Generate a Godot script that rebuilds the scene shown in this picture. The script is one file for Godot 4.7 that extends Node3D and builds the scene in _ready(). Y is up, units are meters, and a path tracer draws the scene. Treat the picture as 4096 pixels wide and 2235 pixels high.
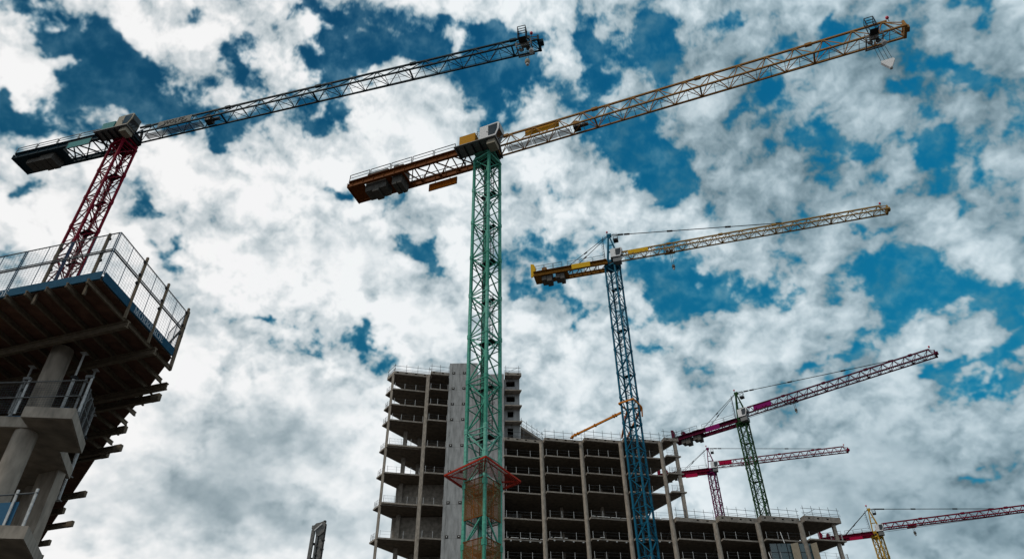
extends Node3D
# A construction site seen from the ground: six tower cranes, two concrete frames and a formwork deck under a broken cloud sky.

# Cloud gaps, banks and grey bases: azimuth, elevation (degrees), 2x2 matrix from degrees to the blob's unit circle, amount.
const GAPS := [
	[-46.415, 47.587, 0.188, 0.031, 0.063, -0.899, 1.0],
	[-43.535, 47.175, 0.324, 0.002, -0.012, -0.62, 1.0],
	[-42.441, 45.873, 0.333, 0.221, 0.286, -0.675, 0.8],
	[-44.518, 41.86, 0.267, 0.172, 0.246, -0.547, 1.1],
	[-47.482, 42.234, 0.841, 0.59, 0.466, -0.903, 0.9],
	[-40.524, 46.263, 0.533, 0.339, 0.27, -0.673, 0.8],
	[-35.563, 46.495, 0.368, 0.207, 0.445, -1.352, 0.9],
	[-31.804, 51.498, 0.655, 0.356, 0.119, -0.419, 0.9],
	[-37.704, 52.807, 0.48, 0.193, 0.312, -1.456, 0.6],
	[-43.237, 37.332, 0.765, 0.448, 0.477, -1.114, 0.8],
	[-41.813, 38.211, 0.644, 0.369, 0.566, -1.382, 0.7],
	[-34.816, 39.931, 0.93, 0.452, 0.499, -1.55, 0.8],
	[-31.903, 37.599, 0.675, 0.286, 0.203, -0.727, 1.0],
	[-34.698, 38.643, 0.792, 0.375, 0.431, -1.363, 0.5],
	[-30.53, 46.282, 0.47, -0.058, -0.106, -1.621, 1.1],
	[-39.633, 47.797, 0.682, 0.444, 0.524, -1.347, 0.5],
	[-21.593, 55.322, 0.454, 0.178, 0.067, -0.4, 1.1],
	[-25.211, 56.587, 0.388, 0.195, 0.223, -1.14, 0.9],
	[-24.108, 52.691, 0.483, 0.205, 0.181, -0.921, 0.9],
	[-19.069, 53.888, 0.36, 0.122, 0.114, -0.797, 1.0],
	[-16.118, 55.442, 0.39, 0.116, 0.131, -1.132, 0.9],
	[-12.604, 55.692, 0.387, 0.088, 0.107, -1.261, 1.0],
	[-10.69, 56.281, 0.611, 0.117, 0.069, -0.949, 0.9],
	[-2.31, 55.395, 0.228, 0.114, 0.139, -0.998, 1.1],
	[-2.355, 57.488, 0.329, 0.007, -0.001, -0.961, 0.9],
	[-8.342, 58.087, 0.733, 0.112, 0.077, -1.455, 0.8],
	[-20.006, 50.416, 1.003, 0.327, 0.149, -0.907, 0.9],
	[-21.269, 48.867, 0.805, 0.273, 0.239, -1.352, 0.9],
	[-27.357, 48.011, 0.84, 0.367, 0.324, -1.349, 0.8],
	[-17.721, 44.849, 0.854, 0.219, 0.255, -1.775, 1.0],
	[-10.394, 41.775, 0.79, 0.105, 0.065, -0.878, 0.9],
	[-8.499, 40.846, 0.998, 0.104, 0.068, -1.168, 0.8],
	[-7.218, 39.929, 1.347, 0.114, 0.101, -2.1, 0.8],
	[-2.259, 52.698, 0.362, 0.006, -0.001, -0.918, 0.6],
	[-12.729, 43.665, 0.55, 0.095, 0.083, -0.882, 0.4],
	[17.741, 54.294, 0.362, -0.13, -0.073, -0.423, 1.1],
	[11.402, 56.589, 0.382, -0.1, -0.105, -0.945, 0.9],
	[11.416, 53.154, 0.365, -0.085, -0.064, -0.548, 0.9],
	[1.121, 55.508, 0.515, -0.025, -0.028, -1.129, 0.9],
	[13.458, 48.356, 0.228, -0.189, -0.195, -0.465, 1.1],
	[16.829, 45.519, 0.383, -0.107, -0.083, -0.479, 1.1],
	[4.699, 46.292, 0.366, -0.035, -0.067, -1.059, 0.5],
	[28.372, 55.04, 0.548, -0.328, -0.25, -0.916, 0.6],
	[25.073, 48.787, 0.618, -0.277, -0.223, -0.888, 0.6],
	[19.617, 41.906, 0.411, -0.127, -0.175, -0.875, 0.45],
	[15.128, 38.986, 0.384, -0.088, -0.117, -0.749, 0.9],
	[3.283, 42.699, 0.43, -0.029, -0.043, -0.874, 0.5],
	[9.263, 50.849, 0.487, -0.09, -0.088, -0.902, 0.5],
	[37.09, 51.237, 0.47, -0.333, -0.418, -1.06, 0.7],
	[31.702, 47.958, 0.304, -0.169, -0.297, -0.879, 0.6],
	[33.081, 45.435, 0.594, -0.326, -0.367, -1.056, 0.8],
	[35.079, 43.168, 0.553, -0.308, -0.396, -1.056, 0.6],
	[40.057, 45.083, 0.553, -0.368, -0.587, -1.314, 0.8],
	[45.235, 44.164, 0.187, -0.323, -0.643, -0.458, 1.0],
	[40.598, 41.717, 0.403, -0.252, -0.302, -0.661, 1.1],
	[39.701, 40.273, 0.814, -0.488, -0.462, -1.067, 0.9],
	[48.978, 47.633, 0.452, -0.394, -0.777, -1.281, 0.8],
	[36.41, 40.082, 1.181, -0.65, -0.682, -1.779, 0.6],
	[33.199, 37.866, 0.959, -0.466, -0.603, -1.788, 0.8],
	[33.961, 34.807, 0.262, -0.124, -0.345, -0.987, 1.1],
	[39.571, 36.278, 0.883, -0.496, -0.455, -1.091, 0.7],
	[25.178, 38.098, 0.563, -0.209, -0.331, -1.326, 0.5],
	[43.049, 38.545, 0.753, -0.476, -0.518, -1.078, 0.4],
	[6.463, 36.254, 0.851, -0.09, -0.062, -0.876, 0.9],
	[14.508, 36.244, 0.296, -0.001, -0.004, -0.895, 1.0],
	[0.678, 38.86, 0.68, -0.019, -0.031, -1.309, 0.7],
	[12.678, 33.341, 0.821, -0.151, -0.107, -0.888, 0.6],
	[15.764, 30.897, 0.79, -0.174, -0.192, -1.352, 0.45],
	[18.117, 36.734, 0.297, -0.079, -0.162, -0.879, 0.8],
	[34.211, 32.528, 0.213, -0.099, -0.254, -0.735, 1.2],
	[24.997, 35.089, 0.474, -0.168, -0.26, -1.072, 0.8],
	[38.791, 30.691, 0.425, -0.219, -0.361, -0.949, 1.0],
	[38.139, 27.595, 0.69, -0.34, -0.226, -0.655, 1.1],
	[33.801, 27.784, 0.532, -0.235, -0.433, -1.446, 1.1],
	[36.486, 26.041, 0.569, -0.267, -0.313, -0.994, 1.0],
	[27.916, 30.104, 1.045, -0.393, -0.461, -1.856, 0.8],
	[24.947, 29.292, 0.479, 0.025, 0.17, -1.668, 0.9],
	[33.743, 24.995, 0.68, -0.295, -0.277, -0.997, 0.45],
	[33.551, 20.988, 1.303, -0.555, -0.434, -1.806, 0.75],
	[35.115, 19.755, 1.139, -0.504, -0.395, -1.625, 0.5],
	[24.579, 24.974, 0.689, -0.222, -0.188, -0.967, 0.3],
	[-22.073, 34.965, 1.536, 0.431, 0.471, -2.697, 0.8],
	[-17.733, 33.078, 0.923, 0.2, 0.279, -2.16, 0.6],
	[-12.762, 34.163, 0.74, 0.113, 0.078, -0.89, 1.0],
	[-12.713, 37.81, 1.055, 0.167, 0.123, -1.321, 0.6],
	[-24.712, 31.197, 0.826, 0.251, 0.342, -1.848, 0.35],
	[-28.597, 25.59, 1.265, -0.042, -0.392, -2.819, 0.5],
	[-26.083, 24.642, 1.396, -0.095, -0.492, -3.069, 0.4],
]
const BANKS := [
	[-7.001, 35.185, 0.187, 0.014, 0.01, -0.408, 0.6],
	[-5.268, 46.085, 0.141, 0.009, 0.002, -0.353, 0.45],
	[-21.423, 19.334, 0.06, 0.015, 0.012, -0.196, 0.7],
	[4.812, 23.71, 0.059, -0.004, -0.019, -0.193, 0.6],
	[24.354, 19.17, 0.093, -0.029, -0.045, -0.243, 0.6],
	[-29.692, 28.948, 0.102, 0.035, 0.037, -0.195, 0.5],
	[-47.299, 44.88, 0.276, 0.074, 0.065, -0.448, 0.8],
	[-36.016, 44.217, 0.21, 0.113, 0.195, -0.603, 0.5],
	[-18.438, 40.311, 0.101, 0.024, 0.032, -0.297, 0.5],
	[-26.857, 43.921, 0.153, 0.058, 0.087, -0.415, 0.5],
	[-9.933, 50.288, 0.155, 0.022, 0.018, -0.361, 0.6],
	[29.239, 24.247, 0.313, -0.117, -0.088, -0.373, 0.5],
	[8.832, 32.05, 0.177, -0.023, -0.047, -0.446, 0.4],
	[21.067, 33.203, 0.178, -0.091, -0.194, -0.501, 0.4],
	[-26.069, 51.337, 0.388, 0.172, 0.148, -0.685, 0.6],
	[5.367, 43.322, 0.275, -0.028, -0.064, -0.874, 0.3],
	[-38.526, 51.474, 0.177, 0.07, 0.15, -0.729, 0.5],
	[-17.945, 23.896, 0.072, 0.015, 0.012, -0.199, 0.6],
	[-37.203, 37.524, 0.193, 0.096, 0.201, -0.617, 0.5],
]
const GREYS := [
	[28.702, 17.669, 0.137, -0.05, -0.063, -0.328, 0.3],
	[17.576, 27.916, 0.105, -0.025, -0.05, -0.278, 0.15],
	[-20.694, 26.424, 0.195, 0.047, 0.057, -0.479, 0.75],
	[-23.887, 21.317, 0.164, 0.045, 0.052, -0.441, 0.7],
	[-15.466, 20.716, 0.126, 0.022, 0.022, -0.405, 0.3],
	[33.11, 19.12, 0.176, -0.073, -0.061, -0.263, 0.45],
	[23.69, 22.572, 0.194, -0.059, -0.056, -0.3, 0.25],
	[43.526, 47.005, 0.097, -0.068, -0.094, -0.168, 0.35],
	[29.275, 43.054, 0.078, -0.034, -0.053, -0.147, 0.3],
	[20.841, 50.736, 0.106, -0.038, -0.043, -0.175, 0.22],
	[25.495, 28.12, 0.209, -0.071, -0.162, -0.702, 0.25],
	[-36.338, 48.938, 0.19, 0.113, 0.146, -0.454, 0.3],
	[0.954, 29.275, 0.233, -0.007, -0.01, -0.273, 0.15],
]


var M := {}
var box_mesh: BoxMesh
var rod_mesh: CylinderMesh
var taken := {}
var rng := RandomNumberGenerator.new()

# ---------------------------------------------------------------- helpers

func lin(r: float, g: float, b: float) -> Color:
	return Color(r, g, b).linear_to_srgb()

func numbered(called: String) -> String:
	if not taken.has(called):
		taken[called] = 0
		return called
	taken[called] += 1
	return "%s_%03d" % [called, taken[called]]

func thing(called: String, label: String, category: String, at := Vector3.ZERO, turn := 0.0, group := "") -> Node3D:
	var o := Node3D.new()
	o.name = numbered(called)
	add_child(o)
	o.position = at
	o.rotation.y = turn
	o.set_meta("label", label)
	o.set_meta("category", category)
	if group:
		o.set_meta("group", group)
	return o

func put(parent: Node3D, called: String, mesh: Mesh, m: Material, t := Transform3D()) -> MeshInstance3D:
	var o := MeshInstance3D.new()
	o.name = called
	o.mesh = mesh
	o.material_override = m
	o.transform = t
	parent.add_child(o, true)
	return o

func span(a: Vector3, b: Vector3, w: float, d: float, roll := 0.0) -> Transform3D:
	# a unit box or cylinder (along y) stretched from a to b, w wide and d deep
	var y := b - a
	var l := y.length()
	y /= l
	var ref := Vector3.UP if absf(y.y) < 0.95 else Vector3.RIGHT
	var x := ref.cross(y).normalized()
	if roll != 0.0:
		x = x.rotated(y, roll)
	var z := x.cross(y)
	return Transform3D(Basis(x * w, y * l, z * d), (a + b) * 0.5)

func bar(parent: Node3D, called: String, a: Vector3, b: Vector3, w: float, d: float, m: Material, roll := 0.0) -> MeshInstance3D:
	return put(parent, called, box_mesh, m, span(a, b, w, d, roll))

func rod(parent: Node3D, called: String, a: Vector3, b: Vector3, r: float, m: Material) -> MeshInstance3D:
	return put(parent, called, rod_mesh, m, span(a, b, r * 2.0, r * 2.0))

func block(parent: Node3D, called: String, lo: Vector3, hi: Vector3, m: Material) -> MeshInstance3D:
	return put(parent, called, box_mesh, m, Transform3D(Basis.from_scale(hi - lo), (lo + hi) * 0.5))

func node(parent: Node3D, called: String, t := Transform3D()) -> Node3D:
	var o := Node3D.new()
	o.name = called
	o.transform = t
	parent.add_child(o, true)
	return o

class Join:
	# several shapes joined into one mesh
	var st := SurfaceTool.new()
	var host
	var any := false
	func _init(h) -> void:
		host = h
		st.begin(Mesh.PRIMITIVE_TRIANGLES)
	func bar(a: Vector3, b: Vector3, w: float, d := 0.0, roll := 0.0) -> void:
		st.append_from(host.box_mesh, 0, host.span(a, b, w, d if d > 0.0 else w, roll))
	func rod(a: Vector3, b: Vector3, r: float) -> void:
		st.append_from(host.rod_mesh, 0, host.span(a, b, r * 2.0, r * 2.0))
	func block(lo: Vector3, hi: Vector3) -> void:
		st.append_from(host.box_mesh, 0, Transform3D(Basis.from_scale(hi - lo), (lo + hi) * 0.5))
	func mesh() -> ArrayMesh:
		return st.commit()

func made(parent: Node3D, called: String, j: Join, m: Material) -> MeshInstance3D:
	return put(parent, called, j.mesh(), m)

func prism_mesh(poly: PackedVector2Array, y0: float, y1: float, t := Transform3D()) -> ArrayMesh:
	# a polygon in x/z raised from y0 to y1 with flat faces
	var st := SurfaceTool.new()
	st.begin(Mesh.PRIMITIVE_TRIANGLES)
	st.set_smooth_group(-1)
	poly = poly.duplicate()
	if Geometry2D.is_polygon_clockwise(poly):
		poly.reverse()
	var tri := Geometry2D.triangulate_polygon(poly)
	for k in range(0, tri.size(), 3):
		var a := poly[tri[k]]; var b := poly[tri[k + 1]]; var c := poly[tri[k + 2]]
		if (b - a).cross(c - a) < 0.0:
			var s := b; b = c; c = s
		for q in [a, b, c]:
			st.add_vertex(t * Vector3(q.x, y1, q.y))
		for q in [a, c, b]:
			st.add_vertex(t * Vector3(q.x, y0, q.y))
	var n := poly.size()
	for k in n:
		var a := poly[k]; var b := poly[(k + 1) % n]
		var p := [Vector3(a.x, y0, a.y), Vector3(b.x, y0, b.y), Vector3(b.x, y1, b.y), Vector3(a.x, y1, a.y)]
		for i in [0, 1, 2, 0, 2, 3]:
			st.add_vertex(t * p[i])
	st.generate_normals()
	return st.commit()

func slab(parent: Node3D, called: String, poly: PackedVector2Array, y0: float, y1: float, m: Material) -> MeshInstance3D:
	return put(parent, called, prism_mesh(poly, y0, y1), m)

func side_prism(poly: PackedVector2Array, z0: float, z1: float) -> ArrayMesh:
	# a profile in x/y pushed along z
	return prism_mesh(poly, z0, z1, Transform3D(Basis(Vector3.RIGHT, Vector3.BACK, Vector3.UP), Vector3.ZERO))

func lathe_mesh(prof: PackedVector2Array, seg := 14) -> ArrayMesh:
	# radius/height profile turned about y
	var st := SurfaceTool.new()
	st.begin(Mesh.PRIMITIVE_TRIANGLES)
	for i in prof.size() - 1:
		for k in seg:
			var a0 := TAU * k / seg; var a1 := TAU * (k + 1) / seg
			var p := prof[i]; var q := prof[i + 1]
			var v := [Vector3(cos(a0) * p.x, p.y, sin(a0) * p.x), Vector3(cos(a1) * p.x, p.y, sin(a1) * p.x), Vector3(cos(a1) * q.x, q.y, sin(a1) * q.x), Vector3(cos(a0) * q.x, q.y, sin(a0) * q.x)]
			for n in [0, 1, 2, 0, 2, 3]:
				st.add_vertex(v[n])
	st.index()
	st.generate_normals()
	return st.commit()

# ---------------------------------------------------------------- materials

func grain(seed_: int, freq: float, lo: Color, hi: Color, mid := Color(0, 0, 0, 0), octaves := 5, size := 512) -> NoiseTexture2D:
	var n := FastNoiseLite.new()
	n.seed = seed_
	n.noise_type = FastNoiseLite.TYPE_SIMPLEX_SMOOTH
	n.frequency = freq
	n.fractal_octaves = octaves
	n.fractal_gain = 0.55
	var g := Gradient.new()
	g.set_color(0, lo)
	g.set_color(1, hi)
	if mid.a > 0.0:
		g.add_point(0.5, mid)
	var t := NoiseTexture2D.new()
	t.width = size; t.height = size
	t.seamless = true
	t.noise = n
	t.color_ramp = g
	return t

func paint(key: String, c: Color, rough := 0.5, worn := 0.25, scale := 0.35, metal := 0.0) -> StandardMaterial3D:
	# c: linear base colour
	var m := StandardMaterial3D.new()
	m.resource_name = key
	var a := Color(c.r * (1.0 - worn), c.g * (1.0 - worn), c.b * (1.0 - worn)).linear_to_srgb()
	var b := Color(minf(1, c.r * (1.0 + worn) + worn * 0.01), minf(1, c.g * (1.0 + worn) + worn * 0.01), minf(1, c.b * (1.0 + worn) + worn * 0.01)).linear_to_srgb()
	m.albedo_texture = grain(hash(key) % 1000, 0.02, a, b, Color(0, 0, 0, 0), 5, 256)
	m.uv1_triplanar = true
	m.uv1_world_triplanar = true
	m.uv1_scale = Vector3.ONE * scale
	m.roughness = rough + 0.1
	m.metallic = metal
	m.metallic_specular = 0.14
	M[key] = m
	return m

func plain(key: String, c: Color, rough := 0.6, metal := 0.0) -> StandardMaterial3D:
	var m := StandardMaterial3D.new()
	m.resource_name = key
	m.albedo_color = c.linear_to_srgb()
	m.roughness = rough
	m.metallic = metal
	M[key] = m
	return m

func mesh_sheet(key: String, c: Color, alpha: float) -> StandardMaterial3D:
	var m := plain(key, c, 0.9)
	m.transparency = BaseMaterial3D.TRANSPARENCY_ALPHA
	m.albedo_color.a = alpha
	m.cull_mode = BaseMaterial3D.CULL_DISABLED
	return m

func concrete(key: String, base: float, warm: float, seed_: int, scale := 0.16, spread := 0.4) -> StandardMaterial3D:
	var m := StandardMaterial3D.new()
	m.resource_name = key
	var f := func(v: float) -> Color: return Color(v * (1.0 + warm), v, v * (1.0 - warm)).linear_to_srgb()
	m.albedo_texture = grain(seed_, 0.012, f.call(base * (1.0 - spread)), f.call(base * (1.0 + spread)), f.call(base), 7)
	m.uv1_triplanar = true
	m.uv1_world_triplanar = true
	m.uv1_scale = Vector3.ONE * scale
	m.roughness = 0.9
	m.heightmap_enabled = false
	M[key] = m
	return m

func materials() -> void:
	concrete("concrete", 0.21, 0.13, 11)
	concrete("concrete_wall", 0.28, -0.02, 12, 0.07, 0.34)
	M.concrete_wall.uv1_scale = Vector3(0.22, 0.045, 0.22)
	concrete("concrete_column", 0.24, 0.15, 13, 0.3, 0.45)
	M.concrete_column.uv1_scale = Vector3(0.4, 0.12, 0.4)
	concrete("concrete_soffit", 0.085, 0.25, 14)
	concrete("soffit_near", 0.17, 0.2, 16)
	concrete("ground", 0.05, 0.10, 15, 0.05)
	paint("ply", Color(0.13, 0.07, 0.05), 0.85, 0.35, 0.3)
	paint("timber", Color(0.15, 0.12, 0.09), 0.85, 0.35, 0.6)
	paint("dark_steel", Color(0.03, 0.03, 0.033), 0.6, 0.3)
	paint("galvanised", Color(0.42, 0.43, 0.44), 0.45, 0.3, 0.8, 0.3)
	paint("tube_steel", Color(0.16, 0.165, 0.17), 0.5, 0.3, 0.8, 0.3)
	paint("rail_steel", Color(0.10, 0.11, 0.12), 0.5, 0.3, 0.8, 0.2)
	paint("weight", Color(0.10, 0.095, 0.09), 0.9, 0.3, 0.5)
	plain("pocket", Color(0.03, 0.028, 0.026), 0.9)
	plain("black", Color(0.012, 0.012, 0.014), 0.7)
	plain("white", Color(0.85, 0.86, 0.86), 0.6)
	paint("cab_white", Color(0.62, 0.62, 0.64), 0.4, 0.06, 0.6)
	paint("cab_beige", Color(0.29, 0.26, 0.21), 0.5, 0.08, 0.6)
	plain("cab_glass", Color(0.02, 0.024, 0.03), 0.06)
	plain("lamp_red", Color(0.5, 0.02, 0.06), 0.3)
	paint("mast_green", Color(0.09, 0.33, 0.255), 0.45, 0.4, 0.5)
	paint("mast_green_pale", Color(0.13, 0.37, 0.30), 0.5, 0.4, 0.5)
	paint("mast_green_deep", Color(0.06, 0.27, 0.20), 0.5, 0.4, 0.5)
	paint("mast_red", Color(0.16, 0.004, 0.018), 0.45, 0.4, 0.5)
	paint("mast_blue", Color(0.006, 0.095, 0.165), 0.45, 0.4, 0.5)
	paint("mast_dark_green", Color(0.014, 0.055, 0.016), 0.45, 0.4, 0.5)
	paint("mast_purple", Color(0.13, 0.004, 0.065), 0.45, 0.4, 0.5)
	paint("mast_yellow", Color(0.42, 0.25, 0.03), 0.45, 0.4, 0.5)
	paint("jib_ochre", Color(0.29, 0.155, 0.055), 0.45, 0.25)
	paint("girder_brown", Color(0.15, 0.045, 0.01), 0.5, 0.3)
	paint("girder_ochre", Color(0.20, 0.09, 0.015), 0.5, 0.3)
	paint("board_orange", Color(0.52, 0.15, 0.015), 0.5, 0.15)
	paint("board_ochre", Color(0.42, 0.20, 0.012), 0.5, 0.12)
	paint("jib_petrol", Color(0.016, 0.036, 0.05), 0.45, 0.25)
	paint("box_teal", Color(0.04, 0.20, 0.21), 0.45, 0.12)
	paint("jib_yellow", Color(0.28, 0.175, 0.06), 0.45, 0.25)
	paint("board_yellow", Color(0.55, 0.33, 0.02), 0.5, 0.1)
	paint("jib_maroon", Color(0.075, 0.003, 0.022), 0.45, 0.25)
	paint("board_purple", Color(0.17, 0.006, 0.10), 0.5, 0.1)
	paint("jib_crimson", Color(0.15, 0.003, 0.022), 0.45, 0.25)
	paint("board_red", Color(0.33, 0.006, 0.045), 0.5, 0.1)
	paint("tie_orange", Color(0.50, 0.17, 0.015), 0.5, 0.2)
	paint("collar_red", Color(0.32, 0.03, 0.015), 0.5, 0.2)
	paint("toe_blue", Color(0.02, 0.075, 0.13), 0.7, 0.2, 0.5)
	plain("netting_blue", Color(0.012, 0.085, 0.17), 0.9)
	plain("letter_grey", Color(0.35, 0.40, 0.45), 0.7)
	paint("board_grey", Color(0.20, 0.20, 0.19), 0.6, 0.15)
	paint("boom_grey", Color(0.16, 0.155, 0.15), 0.5, 0.3, 0.7)
	paint("cladding_tan", Color(0.30, 0.26, 0.20), 0.8, 0.12, 0.4)
	mesh_sheet("screen_amber", Color(0.17, 0.06, 0.003), 0.38)
	mesh_sheet("screen_red", Color(0.42, 0.035, 0.02), 0.38)
	mesh_sheet("screen_grey", Color(0.30, 0.31, 0.34), 0.5)
	var g := plain("pane", Color(0.03, 0.07, 0.085), 0.05)
	g.metallic_specular = 0.6

# ---------------------------------------------------------------- sky

var cover_map := PackedFloat32Array()
var grey_map := PackedFloat32Array()
const MAP_W := 257
const MAP_H := 181
var n_big: FastNoiseLite
var n_puff: FastNoiseLite
var n_warp: FastNoiseLite
var n_fine: FastNoiseLite
var rows_out := []

func stamp(map: PackedFloat32Array, blobs: Array, sign_: float) -> void:
	for b in blobs:
		# reach: the blob's half extent in degrees
		var det: float = b[2] * b[5] - b[3] * b[4]
		var ra: float = 2.4 * sqrt(b[5] * b[5] + b[3] * b[3]) / absf(det)
		var re: float = 2.4 * sqrt(b[4] * b[4] + b[2] * b[2]) / absf(det)
		var x0 := maxi(0, int((b[0] - ra + 64.0) * 2.0)); var x1 := mini(MAP_W - 1, int((b[0] + ra + 64.0) * 2.0) + 1)
		var y0 := maxi(0, int((b[1] - re) * 2.0)); var y1 := mini(MAP_H - 1, int((b[1] + re) * 2.0) + 1)
		for y in range(y0, y1 + 1):
			for x in range(x0, x1 + 1):
				var da: float = x * 0.5 - 64.0 - b[0]
				var de: float = y * 0.5 - b[1]
				var p: float = b[2] * da + b[3] * de
				var q: float = b[4] * da + b[5] * de
				map[y * MAP_W + x] += sign_ * b[6] * exp(-0.9 * (p * p + q * q))

func sample(map: PackedFloat32Array, az: float, el: float) -> float:
	if az <= -63.5 or az >= 63.5:
		return 0.0
	var fx := (az + 64.0) * 2.0
	var fy := clampf(el, 0.0, 89.4) * 2.0
	var ix := int(fx); var iy := int(fy)
	fx -= ix; fy -= iy
	var k := iy * MAP_W + ix
	return lerpf(lerpf(map[k], map[k + 1], fx), lerpf(map[k + MAP_W], map[k + MAP_W + 1], fx), fy)

func cloud_row(el: float, az0: float, step: float, count: int) -> PackedByteArray:
	var out := PackedByteArray()
	out.resize(count * 4)
	var e := deg_to_rad(el)
	var ce := cos(e); var se := sin(e)
	for i in count:
		var az := az0 + step * (i + 0.5)
		if az > 180.0:
			az -= 360.0
		var a := deg_to_rad(az)
		var dx := sin(a) * ce; var dz := -cos(a) * ce
		var k := 1.0 / (se + 0.45)
		var px := dx * k; var pz := dz * k
		# the air between the clouds
		var side := clampf(az / 70.0 + 0.5, 0.0, 1.0) if absf(az) < 90.0 else 0.5
		var low := clampf(1.0 - el / 62.0, 0.0, 1.0)
		var br := lerpf(0.065, 0.045, side) + 0.10 * low * low
		var bg := lerpf(0.24, 0.36, side) + 0.20 * low
		var bb := lerpf(0.375, 0.535, side) + 0.17 * low
		# clouds: large masses, rounded puffs with creases between them, frayed edges
		var wx := n_warp.get_noise_2d(px, pz); var wz := n_warp.get_noise_2d(px + 37.0, pz - 11.0)
		var az_w := az + wx * 2.6; var el_w := el + wz * 2.0
		var cover := 0.37 + 0.16 * low + clampf(sample(cover_map, az_w, el_w), -0.85, 0.5)
		var qx := px + wx * 0.010; var qz := pz + wz * 0.010
		var f := n_big.get_noise_2d(qx, qz)
		var puff := -n_puff.get_noise_2d(qx, qz)
		var fine := n_fine.get_noise_2d(qx, qz)
		var d := cover + (f * 0.74 + puff * 0.26 + fine * 0.42) * (1.0 - 0.35 * low)
		var al := smoothstep(-0.17, 0.24, d)
		var veil := n_big.get_noise_2d(px * 2.3 + 9.0, pz * 2.3 - 4.0) * 0.5 + fine * 0.4
		al = maxf(al, (0.30 + 0.30 * side) * smoothstep(-0.25, 0.5, veil))
		var toward := n_big.get_noise_2d(qx - 0.026, qz - 0.019)
		var relief := clampf(f - toward, -0.5, 0.4)
		var grey := sample(grey_map, az_w, el_w)
		var solid := smoothstep(-0.1, 0.8, d)
		var lum := 0.72 + 0.185 * solid + relief * 0.20 * (1.0 - 0.6 * low) + puff * 0.05 * (1.0 - low) + fine * 0.07 * (1.0 - low) - grey * 0.34
		lum += 0.075 * (1.0 - side) - 0.04 * side * side
		lum = clampf(lum, 0.40, 0.965)
		var tint := clampf((0.95 - lum) * 2.0 + 0.34 * side, 0.0, 1.3)
		var cr := lum * (1.0 - 0.21 * tint); var cg := lum * (1.0 - 0.06 * tint); var cb := lum * (1.0 + 0.012 * tint)
		out[i * 4] = int(clampf(lerpf(br, cr, al), 0.0, 1.0) * 255.0)
		out[i * 4 + 1] = int(clampf(lerpf(bg, cg, al), 0.0, 1.0) * 255.0)
		out[i * 4 + 2] = int(clampf(lerpf(bb, cb, al), 0.0, 1.0) * 255.0)
		out[i * 4 + 3] = 255
	return out

const FINE_TOP := 76.0
const FINE_LOW := 9.0
const FINE_HALF := 56.0

func fine_row(i: int) -> void:
	rows_out[i] = cloud_row(FINE_TOP - (i + 0.5) * 180.0 / 2048.0, -FINE_HALF, 360.0 / 4096.0, int(FINE_HALF * 2.0 * 4096.0 / 360.0))

func wide_row(i: int) -> void:
	rows_out[i] = cloud_row(90.0 - (i + 0.5) * 180.0 / 768.0, 0.0, 360.0 / 1536.0, 1536)

func all_rows(f: Callable, n: int) -> void:
	rows_out = []
	rows_out.resize(n)
	var id := WorkerThreadPool.add_group_task(f, n)
	WorkerThreadPool.wait_for_group_task_completion(id)

func noise(seed_: int, freq: float, octaves: int, gain := 0.5, ridged := false) -> FastNoiseLite:
	var n := FastNoiseLite.new()
	n.seed = seed_
	n.noise_type = FastNoiseLite.TYPE_SIMPLEX_SMOOTH
	n.frequency = freq
	n.fractal_octaves = octaves
	n.fractal_gain = gain
	n.fractal_type = FastNoiseLite.FRACTAL_RIDGED if ridged else FastNoiseLite.FRACTAL_FBM
	return n

func cloud_sky() -> ImageTexture:
	cover_map.resize(MAP_W * MAP_H); cover_map.fill(0.0)
	grey_map.resize(MAP_W * MAP_H); grey_map.fill(0.0)
	stamp(cover_map, GAPS, -0.74)
	stamp(cover_map, BANKS, 0.66)
	stamp(grey_map, GREYS, 1.0)
	n_big = noise(33, 7.2, 7, 0.58)
	n_puff = noise(5, 11.0, 5, 0.55, true)
	n_warp = noise(77, 11.0, 5, 0.6)
	n_fine = noise(9, 28.0, 6, 0.68)
	all_rows(wide_row, 384)
	var all := PackedByteArray()
	for r in rows_out:
		all.append_array(r)
	var im := Image.create_from_data(1536, 384, false, Image.FORMAT_RGBA8, all)
	im.resize(4096, 1024, Image.INTERPOLATE_CUBIC)
	var n := int((FINE_TOP - FINE_LOW) * 2048.0 / 180.0)
	all_rows(fine_row, n)
	all = PackedByteArray()
	for r in rows_out:
		all.append_array(r)
	var w := int(FINE_HALF * 2.0 * 4096.0 / 360.0)
	var near := Image.create_from_data(w, n, false, Image.FORMAT_RGBA8, all)
	var top := int((90.0 - FINE_TOP) * 2048.0 / 180.0)
	var half := int(FINE_HALF * 4096.0 / 360.0)
	im.blit_rect(near, Rect2i(0, 0, half, n), Vector2i(4096 - half, top))
	im.blit_rect(near, Rect2i(half, 0, w - half, n), Vector2i(0, top))
	var full := Image.create(4096, 2048, false, Image.FORMAT_RGBA8)
	full.fill(Color(0.42, 0.44, 0.45))
	full.blit_rect(im, Rect2i(0, 0, 4096, 1024), Vector2i.ZERO)
	return ImageTexture.create_from_image(full)

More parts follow.
